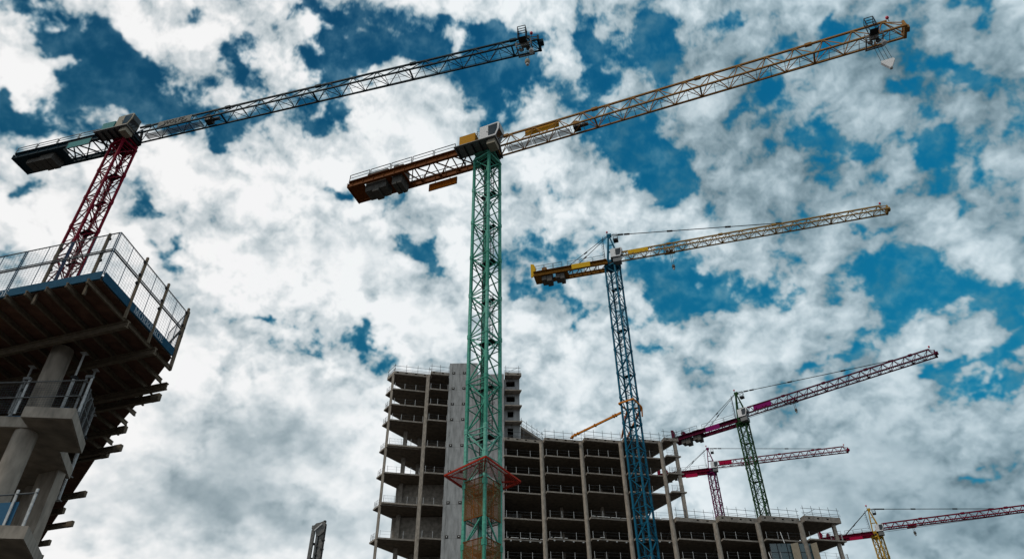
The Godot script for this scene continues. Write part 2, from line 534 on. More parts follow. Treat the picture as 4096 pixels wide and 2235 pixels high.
func view_and_light() -> void:
	var cam := Camera3D.new()
	cam.name = "camera"
	add_child(cam)
	cam.position = Vector3(0, 1.6, 0)
	cam.basis = Basis(Vector3.RIGHT, deg_to_rad(39.357)) * Basis(Vector3.BACK, deg_to_rad(-0.830))
	cam.fov = 40.861
	cam.near = 0.1
	cam.far = 4000.0
	var sky_mat := PanoramaSkyMaterial.new()
	sky_mat.panorama = cloud_sky()
	sky_mat.energy_multiplier = 1.0
	var env := Environment.new()
	env.background_mode = Environment.BG_SKY
	env.sky = Sky.new()
	env.sky.sky_material = sky_mat
	env.tonemap_mode = Environment.TONE_MAPPER_LINEAR
	env.tonemap_exposure = 1.0
	env.sdfgi_enabled = true
	env.ssao_enabled = true
	env.ssil_enabled = true
	var we := WorldEnvironment.new()
	we.name = "world"
	we.environment = env
	add_child(we)
	var sun := DirectionalLight3D.new()
	sun.name = "sun"
	add_child(sun)
	sun.light_color = Color(1.0, 0.95, 0.87)
	sun.light_energy = 0.5
	sun.light_angular_distance = 10.0
	sun.shadow_enabled = true
	sun.look_at_from_position(Vector3(-44, 64, 26), Vector3.ZERO)

# ---------------------------------------------------------------- cranes

func corner(k: int, a: float, turn: float) -> Vector3:
	var s := [Vector3(-1, 0, 1), Vector3(1, 0, 1), Vector3(1, 0, -1), Vector3(-1, 0, -1)]
	return (s[posmod(k, 4)] * a * 0.5).rotated(Vector3.UP, turn)

func ladder(j: Join, at: Vector3, y0: float, y1: float, turn: float, w := 0.4) -> void:
	var x := Vector3.RIGHT.rotated(Vector3.UP, turn) * w * 0.5
	for s in [-1.0, 1.0]:
		j.bar(at + x * s + Vector3.UP * y0, at + x * s + Vector3.UP * y1, 0.06)
	var y := y0 + 0.15
	while y < y1:
		j.bar(at - x + Vector3.UP * y, at + x + Vector3.UP * y, 0.035)
		y += 0.3

func mast(t: Node3D, p: Dictionary) -> void:
	var turn := deg_to_rad(p.mast_yaw - p.yaw)
	var a: float = p.a
	var top: float = p.mast_top
	var s: float = p.section
	var n := int(ceil(top / s))
	var m: Material = p.mast_mat
	var leg: float = p.leg
	for i in n:
		var y1 := top - s * i
		var y0 := maxf(0.0, y1 - s)
		if y1 - y0 < 0.3:
			continue
		var mid := (y0 + y1) * 0.5
		if p.has("mast_mats"):
			m = p.mast_mats[(i * 5 + 2) % 3]
		var sec := node(t, "mast_section")
		var j: Join = null if p.fine else Join.new(self)
		var lights := []
		for k in 4:
			var c := corner(k, a, turn)
			var d := corner(k + 1, a, turn)
			var lo := c if k % 2 == 0 else d
			var hi := d if k % 2 == 0 else c
			var bits := [
				[lo + Vector3.UP * y1, hi + Vector3.UP * mid, leg * 0.46], [hi + Vector3.UP * mid, lo + Vector3.UP * y0, leg * 0.46],
				[c + Vector3.UP * (y1 - 0.12), d + Vector3.UP * (y1 - 0.12), leg * 0.42], [c + Vector3.UP * (mid - 0.25), d + Vector3.UP * (mid - 0.25), leg * 0.34]]
			if p.fine:
				lights.append([c + Vector3.UP * (mid + s * 0.25), d + Vector3.UP * (mid + s * 0.25), leg * 0.28])
				lights.append([c + Vector3.UP * (y1 - 0.62), d + Vector3.UP * (y1 - 0.62), leg * 0.28])
				if k < 2:
					lights.append([c + Vector3.UP * (y1 - 0.2), -c + Vector3.UP * (y1 - 0.2), leg * 0.3])
			if p.get("dense", false):
				# the far lattices are close-knit: a second, lighter zigzag
				bits.append([hi + Vector3.UP * y1, lo + Vector3.UP * mid, leg * 0.3])
				bits.append([lo + Vector3.UP * mid, hi + Vector3.UP * y0, leg * 0.3])
			if p.fine:
				bar(sec, "leg", c + Vector3.UP * y0, c + Vector3.UP * y1, leg, leg, m, turn)
				bar(sec, "joint_plate", c + Vector3.UP * (y1 - 0.28), c + Vector3.UP * minf(y1 + 0.22, top), leg + 0.07, leg + 0.07, m, turn)
				for b in bits:
					bar(sec, "brace", b[0], b[1], b[2], b[2] * 0.8, m)
				put(sec, "gusset", box_mesh, m, Transform3D(Basis(Vector3.UP, turn + PI / 2 * k) * Basis.from_scale(Vector3(0.34, 0.5, 0.03)), hi.lerp(lo, 0.09) + Vector3.UP * mid))
			else:
				j.bar(c + Vector3.UP * y0, c + Vector3.UP * y1, leg, leg, turn)
				j.bar(c + Vector3.UP * (y1 - 0.2), c + Vector3.UP * minf(y1 + 0.2, top), leg + 0.09, leg + 0.09, turn)
				for b in bits:
					j.bar(b[0], b[1], b[2])
		if j:
			made(sec, "lattice", j, m)
		if lights:
			var slim := Join.new(self)
			for b in lights:
				slim.bar(b[0], b[1], b[2])
			made(sec, "light_bracing", slim, m)
		# climbing ladder with its landings
		var lj := Join.new(self)
		var off := Vector3(a * 0.24 * (1.0 if i % 2 == 0 else -1.0), 0, -a * 0.18).rotated(Vector3.UP, turn)
		ladder(lj, off, y0, y1 + 0.3, turn)
		for h in int((y1 - y0) / 0.9):
			var yy := y0 + 0.5 + h * 0.9
			for q in 5:
				var a0 := PI * q / 5.0; var a1 := PI * (q + 1) / 5.0
				var r := 0.34
				lj.bar(off + Vector3(cos(a0) * r, yy, -sin(a0) * r).rotated(Vector3.UP, turn), off + Vector3(cos(a1) * r, yy, -sin(a1) * r).rotated(Vector3.UP, turn), 0.03)
		made(sec, "ladder", lj, p.ladder_mat)
		if p.fine:
			rod(sec, "cable", Vector3(a * 0.1, y0, a * 0.36).rotated(Vector3.UP, turn), Vector3(a * 0.1, y1, a * 0.36).rotated(Vector3.UP, turn), 0.05, M.black)
			rod(sec, "cable", Vector3(-a * 0.3, y0, -a * 0.4).rotated(Vector3.UP, turn), Vector3(-a * 0.3, y1, -a * 0.4).rotated(Vector3.UP, turn), 0.04, M.black)
		if i % 2 == 1 or p.fine:
			put(sec, "landing", box_mesh, M.dark_steel, Transform3D(Basis(Vector3.UP, turn) * Basis.from_scale(Vector3(a * 0.86, 0.06, a * (0.42 if i % 2 == 1 else 0.22))), Vector3(0, y1 - 0.35, -a * 0.2).rotated(Vector3.UP, turn)))

func jib(t: Node3D, p: Dictionary) -> void:
	var H: float = p.H
	var hw: float = p.hw
	var ht: float = p.ht
	var bay: float = p.bay
	var x0: float = p.x0
	var n: int = p.bays
	var m: Material = p.jib_mat
	var k := 0
	while k < n:
		var e := mini(k + 4, n)
		var sec := node(t, "jib_section")
		var j: Join = null if p.fine else Join.new(self)
		var xa := x0 + k * bay; var xb := x0 + e * bay
		var ends := [[Vector3(xa, H, hw), Vector3(xb, H, hw), p.chord], [Vector3(xa, H, -hw), Vector3(xb, H, -hw), p.chord],
			[Vector3(xa + (0.0 if k else bay * 0.2), H + ht, 0), Vector3(xb - (bay * 0.35 if e == n else 0.0), H + ht, 0), p.chord * 1.15]]
		for q in ends:
			if p.fine: bar(sec, "chord", q[0], q[1], q[2], q[2], m)
			else: j.bar(q[0], q[1], q[2])
		for i in range(k, e):
			var x := x0 + i * bay
			var top := Vector3(x + bay * 0.5, H + ht, 0)
			var bits := []
			for s in [-1.0, 1.0]:
				bits.append([Vector3(x, H, hw * s), top, p.lace])
				bits.append([top, Vector3(x + bay, H, hw * s), p.lace])
			bits.append([Vector3(x + bay * 0.5, H, hw), Vector3(x + bay * 0.5, H, -hw), p.lace * 0.7])
			bits.append([Vector3(x, H, -hw), Vector3(x + bay * 0.5, H, hw), p.lace * 0.8])
			bits.append([Vector3(x + bay, H, -hw), Vector3(x + bay * 0.5, H, hw), p.lace * 0.8])
			bits.append([Vector3(x, H, -hw), Vector3(x, H, hw), p.lace * 0.7 if i > k else p.chord])
			for b in bits:
				if p.fine: bar(sec, "lacing", b[0], b[1], b[2], b[2], m)
				else: j.bar(b[0], b[1], b[2])
			if p.fine:
				put(sec, "node_plate", box_mesh, m, Transform3D(Basis.from_scale(Vector3(0.42, 0.16, 0.14)), top + Vector3(0, -0.16, 0)))
		if j: made(sec, "lattice", j, m)
		if p.fine or k > 0:
			put(sec, "splice", box_mesh, m, Transform3D(Basis.from_scale(Vector3(0.75, p.chord * 1.9, p.chord * 1.9)), Vector3(xa + bay * (0.3 if k == 0 else 0.0), H + ht, 0)))
		k = e
	var tip := x0 + n * bay
	# jib head: an upright end frame with a rope sheave
	var head := Join.new(self)
	for s in [-1.0, 1.0]:
		head.bar(Vector3(tip, H - 0.1, hw * s), Vector3(tip, H + 0.9 * minf(1.0, ht / 2.0), hw * s * 0.9), p.chord * 1.3)
		head.bar(Vector3(tip - bay * 0.5, H + ht, 0), Vector3(tip, H + 0.8, hw * s * 0.8), p.lace)
	head.bar(Vector3(tip, H, -hw - 0.1), Vector3(tip, H, hw + 0.1), p.chord * 1.6)
	head.bar(Vector3(tip, H + 0.75, -hw), Vector3(tip, H + 0.75, hw), p.chord)
	head.block(Vector3(tip, H + 0.1, -0.3), Vector3(tip + 0.5, H + 0.65, 0.3))
	made(t, "jib_head", head, m)
	# aircraft lamp on the head
	var lamp := put(t, "warning_lamp", lathe_mesh(PackedVector2Array([Vector2(0, 0.2), Vector2(0.14, 0.16), Vector2(0.19, 0.02), Vector2(0.17, -0.14), Vector2(0.1, -0.2), Vector2(0, -0.2)])), M.lamp_red, Transform3D(Basis.from_scale(Vector3.ONE * p.get("lamp", 1.0)), Vector3(tip - bay * 0.28, H + ht + 0.55, 0)))
	rod(lamp, "stem", Vector3(0, -0.7, 0), Vector3(0, -0.15, 0), 0.035, M.dark_steel)
	rod(t, "hoist_rope", Vector3(1.0, H - 0.55, -hw * 0.6), Vector3(tip - 0.4, H - 0.05, -hw * 0.6), p.rope, M.dark_steel)
	rod(t, "trolley_rope", Vector3(1.0, H + 0.3, -hw * 0.2), Vector3(tip - 0.2, H + 0.3, -hw * 0.2), p.rope * 0.8, M.dark_steel)

func trolley(t: Node3D, p: Dictionary, x: float, drop: float, style: String) -> void:
	var H: float = p.H
	var hw: float = p.hw
	var tr := node(t, "trolley", Transform3D(Basis(), Vector3(x, H, 0)))
	var f := Join.new(self)
	for s in [-1.0, 1.0]:
		f.bar(Vector3(-0.95, -0.25, hw * 1.12 * s), Vector3(0.95, -0.25, hw * 1.12 * s), 0.13)
		for e in [-0.85, 0.85]:
			f.bar(Vector3(e, -0.7 if s > 0 else -0.3, hw * 1.12 * s), Vector3(e, 0.3, hw * 1.12 * s), 0.1)
	for e in [-0.85, 0.85]:
		f.bar(Vector3(e, -0.3, -hw * 1.12), Vector3(e, -0.3, hw * 1.12), 0.12)
	f.bar(Vector3(-0.85, -0.68, hw * 1.12), Vector3(0.85, -0.68, hw * 1.12), 0.06)
	made(tr, "frame", f, p.jib_mat if style != "flat" else M.tube_steel)
	for e in [-0.4, 0.4]:
		put(tr, "sheave", rod_mesh, M.black, Transform3D(Basis(Vector3.RIGHT, PI / 2) * Basis.from_scale(Vector3(0.55, 0.12, 0.55)), Vector3(e, -0.2, 0)))
	if style == "flat":
		var b := Join.new(self)   # maintenance basket standing up beside the jib
		var z0 := hw * 1.2; var z1 := hw * 1.2 + 0.8
		for q in [[-0.45, z0], [0.45, z0], [-0.45, z1], [0.45, z1]]:
			b.bar(Vector3(q[0], -0.2, q[1]), Vector3(q[0], 1.9, q[1]), 0.07)
		for y in [0.45, 0.95, 1.4, 1.9]:
			b.bar(Vector3(-0.45, y, z1), Vector3(0.45, y, z1), 0.06)
			b.bar(Vector3(-0.45, y, z0), Vector3(-0.45, y, z1), 0.05)
			b.bar(Vector3(0.45, y, z0), Vector3(0.45, y, z1), 0.05)
		made(tr, "basket", b, M.dark_steel)
		put(tr, "basket_floor", box_mesh, M.dark_steel, Transform3D(Basis.from_scale(Vector3(0.9, 0.05, 0.8)), Vector3(0, -0.2, (z0 + z1) * 0.5)))
		put(tr, "winch_drum", rod_mesh, M.tube_steel, Transform3D(Basis(Vector3.BACK, PI / 2) * Basis.from_scale(Vector3(0.5, 0.9, 0.5)), Vector3(0.1, 0.25, 0.15)))
		put(tr, "limit_bell", lathe_mesh(PackedVector2Array([Vector2(0, 0.3), Vector2(0.16, 0.28), Vector2(0.26, 0.05), Vector2(0.27, -0.28), Vector2(0, -0.28)])), M.cab_white, Transform3D(Basis(), Vector3(0.75, -0.95, 0.2)))
	# hook block on its falls of rope
	var hk := node(t, "hook_block", Transform3D(Basis(), Vector3(x + 0.2, H - drop, 0)))
	if p.get("hook", "small") == "wide":
		var prof := PackedVector2Array([Vector2(-0.66, 0.1), Vector2(-0.6, 0.32), Vector2(0.6, 0.32), Vector2(0.7, 0.1), Vector2(0.12, -0.95), Vector2(-0.12, -0.95)])
		put(hk, "cheek_plate", side_prism(prof, -0.16, 0.16), M.cab_white)
	else:
		put(hk, "cheek_plate", lathe_mesh(PackedVector2Array([Vector2(0, 0.32), Vector2(0.2, 0.3), Vector2(0.3, 0.05), Vector2(0.26, -0.3), Vector2(0.14, -0.45), Vector2(0, -0.45)]), 10), M.cab_beige if style == "flat" else M.weight)
	put(hk, "swivel", lathe_mesh(PackedVector2Array([Vector2(0, 0.16), Vector2(0.16, 0.1), Vector2(0.2, 0), Vector2(0.15, -0.14), Vector2(0, -0.18)]), 10), M.galvanised, Transform3D(Basis(), Vector3(0, -0.98 if p.get("hook", "small") == "wide" else -0.55, 0)))
	for e in ([-0.55, -0.2, 0.2, 0.55] if p.get("hook", "small") == "wide" else [-0.15, 0.15]):
		rod(hk, "fall", Vector3(e, 0.25, 0), Vector3(e * 0.9, drop - 0.2, 0.0), p.rope, M.dark_steel)

func handrail(t: Node3D, a: Vector3, b: Vector3, h: float, panels: int, m: Material, r := 0.035) -> void:
	var j := Join.new(self)
	for k in panels:
		var p := a.lerp(b, (k + 0.03) / panels); var q := a.lerp(b, (k + 0.97) / panels)
		j.bar(p, p + Vector3.UP * h, r * 2.0)
		j.bar(q, q + Vector3.UP * h, r * 2.0)
		j.bar(p + Vector3.UP * h, q + Vector3.UP * h, r * 2.0)
		j.bar(p + Vector3.UP * h * 0.5, q + Vector3.UP * h * 0.5, r * 1.5)
	made(t, "handrail", j, m)

func girder(t: Node3D, x0: float, x1: float, y0: float, y1: float, z: float, m: Material) -> void:
	var j := Join.new(self)
	j.block(Vector3(x0, y0, z - 0.17), Vector3(x1, y0 + 0.06, z + 0.17))
	j.block(Vector3(x0, y1 - 0.06, z - 0.17), Vector3(x1, y1, z + 0.17))
	j.block(Vector3(x0, y0 + 0.06, z - 0.03), Vector3(x1, y1 - 0.06, z + 0.03))
	var x := x0 + 0.6
	while x < x1:
		j.block(Vector3(x - 0.02, y0 + 0.06, z - 0.14), Vector3(x + 0.02, y1 - 0.06, z + 0.14))
		x += 1.5
	made(t, "girder", j, m)

func cab(t: Node3D, at: Vector3, k: float, shell: Material) -> void:
	# side profile: flat back, raked front, cut-under nose; the glass stands 2 cm proud of the shell
	var c := node(t, "cab", Transform3D(Basis.from_scale(Vector3.ONE * k), at))
	var prof := PackedVector2Array([Vector2(0, 0.0), Vector2(0, 2.3), Vector2(2.45, 2.42), Vector2(2.62, 2.2), Vector2(2.5, 1.2), Vector2(2.1, 0.12), Vector2(1.9, 0.0)])
	put(c, "shell", side_prism(prof, -0.8, 0.8), shell)
	var win := PackedVector2Array([Vector2(1.15, 0.35), Vector2(1.15, 2.12), Vector2(2.34, 2.2), Vector2(2.3, 1.25), Vector2(1.98, 0.35)])
	put(c, "side_window", side_prism(win, 0.8, 0.83), M.cab_glass)
	put(c, "side_window", side_prism(win, -0.83, -0.8), M.cab_glass)
	# front glazing in two panes with a bar between
	put(c, "front_window", side_prism(PackedVector2Array([Vector2(2.535, 1.25), Vector2(2.6, 1.25), Vector2(2.68, 2.12), Vector2(2.63, 2.12)]), -0.7, 0.7), M.cab_glass)
	put(c, "front_window", side_prism(PackedVector2Array([Vector2(2.14, 0.18), Vector2(2.19, 0.18), Vector2(2.55, 1.15), Vector2(2.49, 1.15)]), -0.7, 0.7), M.cab_glass)
	bar(c, "door_handle", Vector3(1.0, 0.9, 0.83), Vector3(1.0, 1.15, 0.83), 0.05, 0.05, M.black)
	put(c, "floor_pan", box_mesh, M.dark_steel, Transform3D(Basis.from_scale(Vector3(2.0, 0.09, 1.7)), Vector3(0.95, -0.05, 0)))

func board(t: Node3D, called: String, x0: float, x1: float, y0: float, y1: float, z: float, m: Material) -> MeshInstance3D:
	var o := block(t, called, Vector3(x0, y0, z - 0.03), Vector3(x1, y1, z + 0.03), m)
	return o

func board_frame(t: Node3D, x0: float, x1: float, y0: float, y1: float, z: float, m: Material) -> void:
	var j := Join.new(self)
	for q in [[Vector3(x0, y0, z), Vector3(x1, y0, z)], [Vector3(x0, y1, z), Vector3(x1, y1, z)], [Vector3(x0, y0, z), Vector3(x0, y1, z)], [Vector3(x1, y0, z), Vector3(x1, y1, z)]]:
		j.bar(q[0], q[1], 0.09)
	made(t, "board_frame", j, m)

func flat_top(p: Dictionary) -> Node3D:
	var t := thing("tower_crane", p.label, "tower crane", Vector3(p.x, 0, p.z), deg_to_rad(p.yaw), "tower cranes over the building site")
	var H: float = p.H
	var k: float = p.k
	var L: float = p.cj
	mast(t, p)
	jib(t, p)
	trolley(t, p, p.trolley, p.drop, "flat")
	# slewing ring and the box that carries jib and counter-jib
	put(t, "slewing_ring", rod_mesh, M.dark_steel, Transform3D(Basis.from_scale(Vector3(2.3 * k, 0.5, 2.3 * k)), Vector3(0, p.mast_top + 0.25, 0)))
	var cone := Join.new(self)
	var turn := deg_to_rad(p.mast_yaw - p.yaw)
	for q in 4:
		var c = corner(q, p.a, turn) + Vector3.UP * (p.mast_top - 0.05)
		cone.bar(c, Vector3(corner(q, 1.5 * k, turn)) + Vector3.UP * (H + 0.1), 0.3)
		cone.bar(c, corner(q + 1, p.a, turn) + Vector3.UP * (p.mast_top - 0.05), 0.3, 0.25)
	made(t, "slewing_frame", cone, p.mast_mat)
	block(t, "slewing_deck", Vector3(-1.25, H - 0.72, -1.2) * Vector3(k, 1, k), Vector3(1.25, H - 0.45, 1.2) * Vector3(k, 1, k) + Vector3.ZERO, p.mast_mat)
	var tw := Join.new(self)
	for sx in [-0.9, 1.7]:
		for sz in [-0.75, 0.75]:
			tw.bar(Vector3(sx * k, H - 0.45, sz), Vector3(sx * k * 0.8, H + p.ht, sz * 0.5), 0.22)
	tw.bar(Vector3(1.35 * k, H + p.ht, 0), Vector3(p.x0 + p.bay * 0.4, H + p.ht, 0), p.chord * 1.2)
	tw.bar(Vector3(-1.2, H, 0.76), Vector3(p.x0, H, 0.76), 0.2)
	tw.bar(Vector3(-1.2, H, -0.76), Vector3(p.x0, H, -0.76), 0.2)
	tw.block(Vector3(-0.9 * k, H - 0.45, -0.9), Vector3(1.5 * k, H + 0.9, 0.9))
	made(t, "turret", tw, M.dark_steel)
	# service deck with cab and switch cabinet on the near side
	var dy := H - 0.33 * k
	block(t, "service_deck", Vector3(-3.3 * k, dy - 0.1, 0.9), Vector3(2.2 * k, dy, 2.75 * k + 0.2), M.tube_steel)
	var dj := Join.new(self)
	for x in [-3.0, -2.0, -1.0, 0.0, 1.0]:
		dj.bar(Vector3(x * k, dy - 0.25, 0.0), Vector3(x * k, dy - 0.16, 2.75 * k), 0.12, 0.3)
	made(t, "deck_bearers", dj, M.dark_steel)
	cab(t, Vector3(0.1 * k, dy, 1.9 * k + 0.15), k, p.cab_mat)
	block(t, "cab_skirt", Vector3(0.95 * k, dy - 0.85 * k, 1.2 * k), Vector3(2.0 * k, dy - 0.12, 2.6 * k), M.cab_beige)
	var cb := block(t, "switch_cabinet", Vector3(-2.75 * k, dy + 0.05, 1.3 * k), Vector3(-0.65 * k, dy + 2.1 * k, 2.5 * k), p.box_mat)
	var hoop := Join.new(self)
	ladder(hoop, Vector3(-0.25 * k, 0, 2.3 * k), dy, dy + 2.4 * k, 0.0)
	for h in 4:
		for q in 6:
			var a0 := PI * q / 6.0; var a1 := PI * (q + 1) / 6.0
			hoop.bar(Vector3((-0.25 + cos(a0) * 0.36) * k, dy + 0.7 + h * 0.5, (2.3 - sin(a0) * 0.6) * k), Vector3((-0.25 + cos(a1) * 0.36) * k, dy + 0.7 + h * 0.5, (2.3 - sin(a1) * 0.6) * k), 0.04)
	made(t, "hooped_ladder", hoop, M.dark_steel)
	# counter-jib
	var gm: Material = p.girder_mat
	var gz: float = p.gz
	girder(t, -L, -1.0, H - 0.2, H + 0.72 * k, gz, gm)
	girder(t, -L, -1.0, H - 0.2, H + 0.72 * k, -gz, gm)
	var x := -1.8
	while x > p.deck_x:
		var xn := maxf(x - 2.6, p.deck_x)
		bar(t, "cross_brace", Vector3(x, H + 0.3, gz), Vector3(xn, H + 0.3, -gz), 0.13, 0.13, gm)
		bar(t, "cross_brace", Vector3(x, H + 0.24, -gz), Vector3(xn, H + 0.24, gz), 0.13, 0.13, gm)
		bar(t, "cross_brace", Vector3(xn, H + 0.3, gz), Vector3(xn, H + 0.3, -gz), 0.12, 0.12, gm)
		x = xn
	handrail(t, Vector3(-L + 0.1, H + 0.75 * k, gz + 0.25), Vector3(-3.6 * k, H + 0.75 * k, gz + 0.25), 1.1 * k, p.rails, p.rail_mat)
	handrail(t, Vector3(-L + 0.1, H + 0.75 * k, -gz - 0.25), Vector3(-3.6 * k, H + 0.75 * k, -gz - 0.25), 1.1 * k, p.rails, p.rail_mat)
	block(t, "walkway", Vector3(-L + 0.1, H + 0.73 * k, gz - 0.12), Vector3(-3.6 * k, H + 0.78 * k, gz + 0.3), gm)
	for d in p.decks:
		block(t, "ballast_deck", Vector3(d[0], H - 0.12, -gz + 0.18), Vector3(d[1], H - 0.04, gz - 0.18), gm)
	block(t, "end_beam", Vector3(-L - 0.12, H - 0.24, -gz - 0.2), Vector3(-L, H + 0.5, gz + 0.2), gm)
	for w in p.weights:
		put(t, "counterweight", side_prism(PackedVector2Array([Vector2(w[0], w[2] + 0.35), Vector2(w[0], w[3]), Vector2(w[1], w[3]), Vector2(w[1], w[2] + 0.35), Vector2(w[1] - 0.06, w[2]), Vector2(w[0] + 0.06, w[2])]), -w[4], w[4]), M.weight)
	return t

func pendant_crane(p: Dictionary) -> Node3D:
	var t := thing("tower_crane", p.label, "tower crane", Vector3(p.x, 0, p.z), deg_to_rad(p.yaw), "tower cranes over the building site")
	var H: float = p.H
	var k: float = p.k
	var L: float = p.cj
	mast(t, p)
	jib(t, p)
	trolley(t, p, p.trolley, p.drop, "pendant")
	var mm: Material = p.mast_mat
	var gm: Material = p.get("girder_mat", p.jib_mat)
	var turn := deg_to_rad(p.mast_yaw - p.yaw)
	put(t, "slewing_ring", rod_mesh, M.dark_steel, Transform3D(Basis.from_scale(Vector3(2.0 * k, 0.6, 2.0 * k)), Vector3(0, p.mast_top + 0.3, 0)))
	var cone := Join.new(self)
	for q in 4:
		cone.bar(corner(q, p.a, turn) + Vector3.UP * (p.mast_top - 0.1), corner(q, 1.3 * k, turn) + Vector3.UP * (H - 0.3), 0.32)
		cone.bar(corner(q, p.a, turn) + Vector3.UP * (p.mast_top - 0.1), corner(q + 1, p.a, turn) + Vector3.UP * (p.mast_top - 0.1), 0.26)
	cone.block(Vector3(-1.0 * k, H - 1.6 * k, -0.85 * k), Vector3(1.5 * k, H - 0.5 * k, 0.85 * k))
	cone.block(Vector3(-0.8 * k, p.mast_top - 0.4, -0.8 * k), Vector3(0.8 * k, p.mast_top + 0.05, 0.8 * k))
	made(t, "slewing_frame", cone, mm)
	# tower head: upright and raked legs, ladder, platform
	var ap := Vector3(0.0, H + 6.1 * k, 0)
	for s in [-1.0, 1.0]:
		bar(t, "head_leg", Vector3(-0.75 * k, H - 0.6 * k, 0.55 * k * s), ap + Vector3(-0.05, 0, 0.16 * s), 0.24 * k, 0.24 * k, mm)
		bar(t, "head_leg", Vector3(1.0 * k, H + 1.8 * k, 0.5 * k * s), ap + Vector3(0.1, -0.3, 0.14 * s), 0.2 * k, 0.2 * k, mm)
	var hd := Join.new(self)
	hd.bar(Vector3(-0.5 * k, H + 2.0 * k, 0), Vector3(1.0 * k, H + 2.0 * k, 0), 0.2 * k)
	hd.bar(Vector3(1.0 * k, H + 1.8 * k, -0.6 * k), Vector3(1.0 * k, H + 1.8 * k, 0.6 * k), 0.18 * k)
	hd.bar(Vector3(1.0 * k, H + 1.8 * k, 0.5 * k), Vector3(1.2 * k, H - 0.5, 0.6 * k), 0.2 * k)
	hd.bar(Vector3(1.0 * k, H + 1.8 * k, -0.5 * k), Vector3(1.2 * k, H - 0.5, -0.6 * k), 0.2 * k)
	hd.bar(Vector3(-0.45 * k, H + 3.6 * k, 0), Vector3(0.6 * k, H + 3.6 * k, 0), 0.12 * k)
	hd.block(ap + Vector3(-0.35, -0.35, -0.3) * k, ap + Vector3(0.5, 0.15, 0.3) * k)
	made(t, "tower_head", hd, mm)
	var lj := Join.new(self)
	ladder(lj, Vector3(-1.15 * k, 0, 0.3), H - 0.3, H + 5.6 * k, PI / 2)
	for h in 8:
		for q in 5:
			var a0 := PI * q / 5.0; var a1 := PI * (q + 1) / 5.0
			lj.bar(Vector3(-1.15 * k - sin(a0) * 0.4, H + 0.6 * k + h * 0.62 * k, 0.3 + cos(a0) * 0.3), Vector3(-1.15 * k - sin(a1) * 0.4, H + 0.6 * k + h * 0.62 * k, 0.3 + cos(a1) * 0.3), 0.035)
	made(t, "hooped_ladder", lj, M.dark_steel)
	block(t, "head_platform", ap + Vector3(0.75, -1.75, -0.45) * k, ap + Vector3(1.65, -1.35, 0.45) * k, M.dark_steel)
	var pr := Join.new(self)
	for q in [[0.8, -0.4], [1.6, -0.4], [0.8, 0.4], [1.6, 0.4]]:
		pr.bar(ap + Vector3(q[0], -1.4, q[1]) * k, ap + Vector3(q[0], -0.2, q[1]) * k, 0.06)
	for y in [-0.75, -0.2]:
		for s in [-0.4, 0.4]:
			pr.bar(ap + Vector3(0.8, y, s) * k, ap + Vector3(1.6, y, s) * k, 0.05)
		pr.bar(ap + Vector3(1.6, y, -0.4) * k, ap + Vector3(1.6, y, 0.4) * k, 0.05)
	made(t, "platform_rail", pr, M.rail_steel)
	var lamp := put(t, "warning_lamp", lathe_mesh(PackedVector2Array([Vector2(0, 0.2), Vector2(0.14, 0.16), Vector2(0.2, 0.0), Vector2(0.15, -0.16), Vector2(0, -0.2)])), M.lamp_red, Transform3D(Basis(), ap + Vector3(-0.25, 0.85, 0)))
	rod(lamp, "stem", Vector3(0, -0.85, 0), Vector3(0, -0.1, 0), 0.04, M.dark_steel)
	# tie bars
	var an := Vector3(p.anchor, H + p.ht + 0.12, 0)
	rod(t, "tie_bar", ap + Vector3(0.4, -0.05, 0), an, 0.075, M.dark_steel)
	for f in [0.06, 0.1, 0.36, 0.7, 0.985]:
		var c := (ap + Vector3(0.4, -0.05, 0)).lerp(an, f)
		var d := (an - ap).normalized()
		bar(t, "tie_coupling", c - d * 0.5, c + d * 0.5, 0.24, 0.24, M.dark_steel)
	var rear := Vector3(-0.56 * L, H - 0.5 * k, 0)
	for s in [-1.0, 1.0]:
		var e := rear + Vector3(0.25 * s, 0, 1.05 * s)
		rod(t, "tie_bar", ap + Vector3(-0.2, -0.1, 0.12 * s), e, 0.055, M.dark_steel)
		var c := ap.lerp(e, 0.58)
		var d := (e - ap).normalized()
		bar(t, "tie_coupling", c - d * 0.35, c + d * 0.35, 0.18, 0.18, M.dark_steel)
	# counter-jib
	var y0 := H - 1.6 * k; var y1 := H - 0.75 * k
	girder(t, -L, -0.7, y0, y1, 1.1 * k, gm)
	girder(t, -L, -0.7, y0, y1, -1.1 * k, gm)
	var x := -0.9
	while x > -0.55 * L:
		bar(t, "cross_brace", Vector3(x, y0 + 0.2, 1.1 * k), Vector3(x - 1.6, y0 + 0.2, -1.1 * k), 0.12, 0.12, gm)
		bar(t, "cross_brace", Vector3(x - 1.6, y0 + 0.2, 1.1 * k), Vector3(x - 1.6, y0 + 0.2, -1.1 * k), 0.12, 0.12, gm)
		x -= 1.6
	block(t, "ballast_deck", Vector3(-L, y0 + 0.05, -1.0 * k), Vector3(-0.8 * L, y0 + 0.12, 1.0 * k), gm)
	block(t, "ballast_deck", Vector3(-0.62 * L, y0 + 0.05, -1.0 * k), Vector3(-0.56 * L, y0 + 0.12, 1.0 * k), gm)
	block(t, "walkway", Vector3(-L, y1, 0.85 * k), Vector3(-0.8, y1 + 0.06, 1.5 * k), gm)
	handrail(t, Vector3(-L + 0.4, y1 + 0.06, 1.48 * k), Vector3(-0.62 * L, y1 + 0.06, 1.48 * k), 1.15 * k, 3, M.rail_steel, 0.03)
	handrail(t, Vector3(-0.56 * L, y1 + 0.06, 1.3 * k), Vector3(-0.95, y1 + 0.06, 1.3 * k), 1.1 * k, 3, M.rail_steel, 0.03)
	handrail(t, Vector3(-L + 0.4, y1 + 0.06, -1.3 * k), Vector3(-0.95, y1 + 0.06, -1.3 * k), 1.1 * k, 6, M.rail_steel, 0.03)
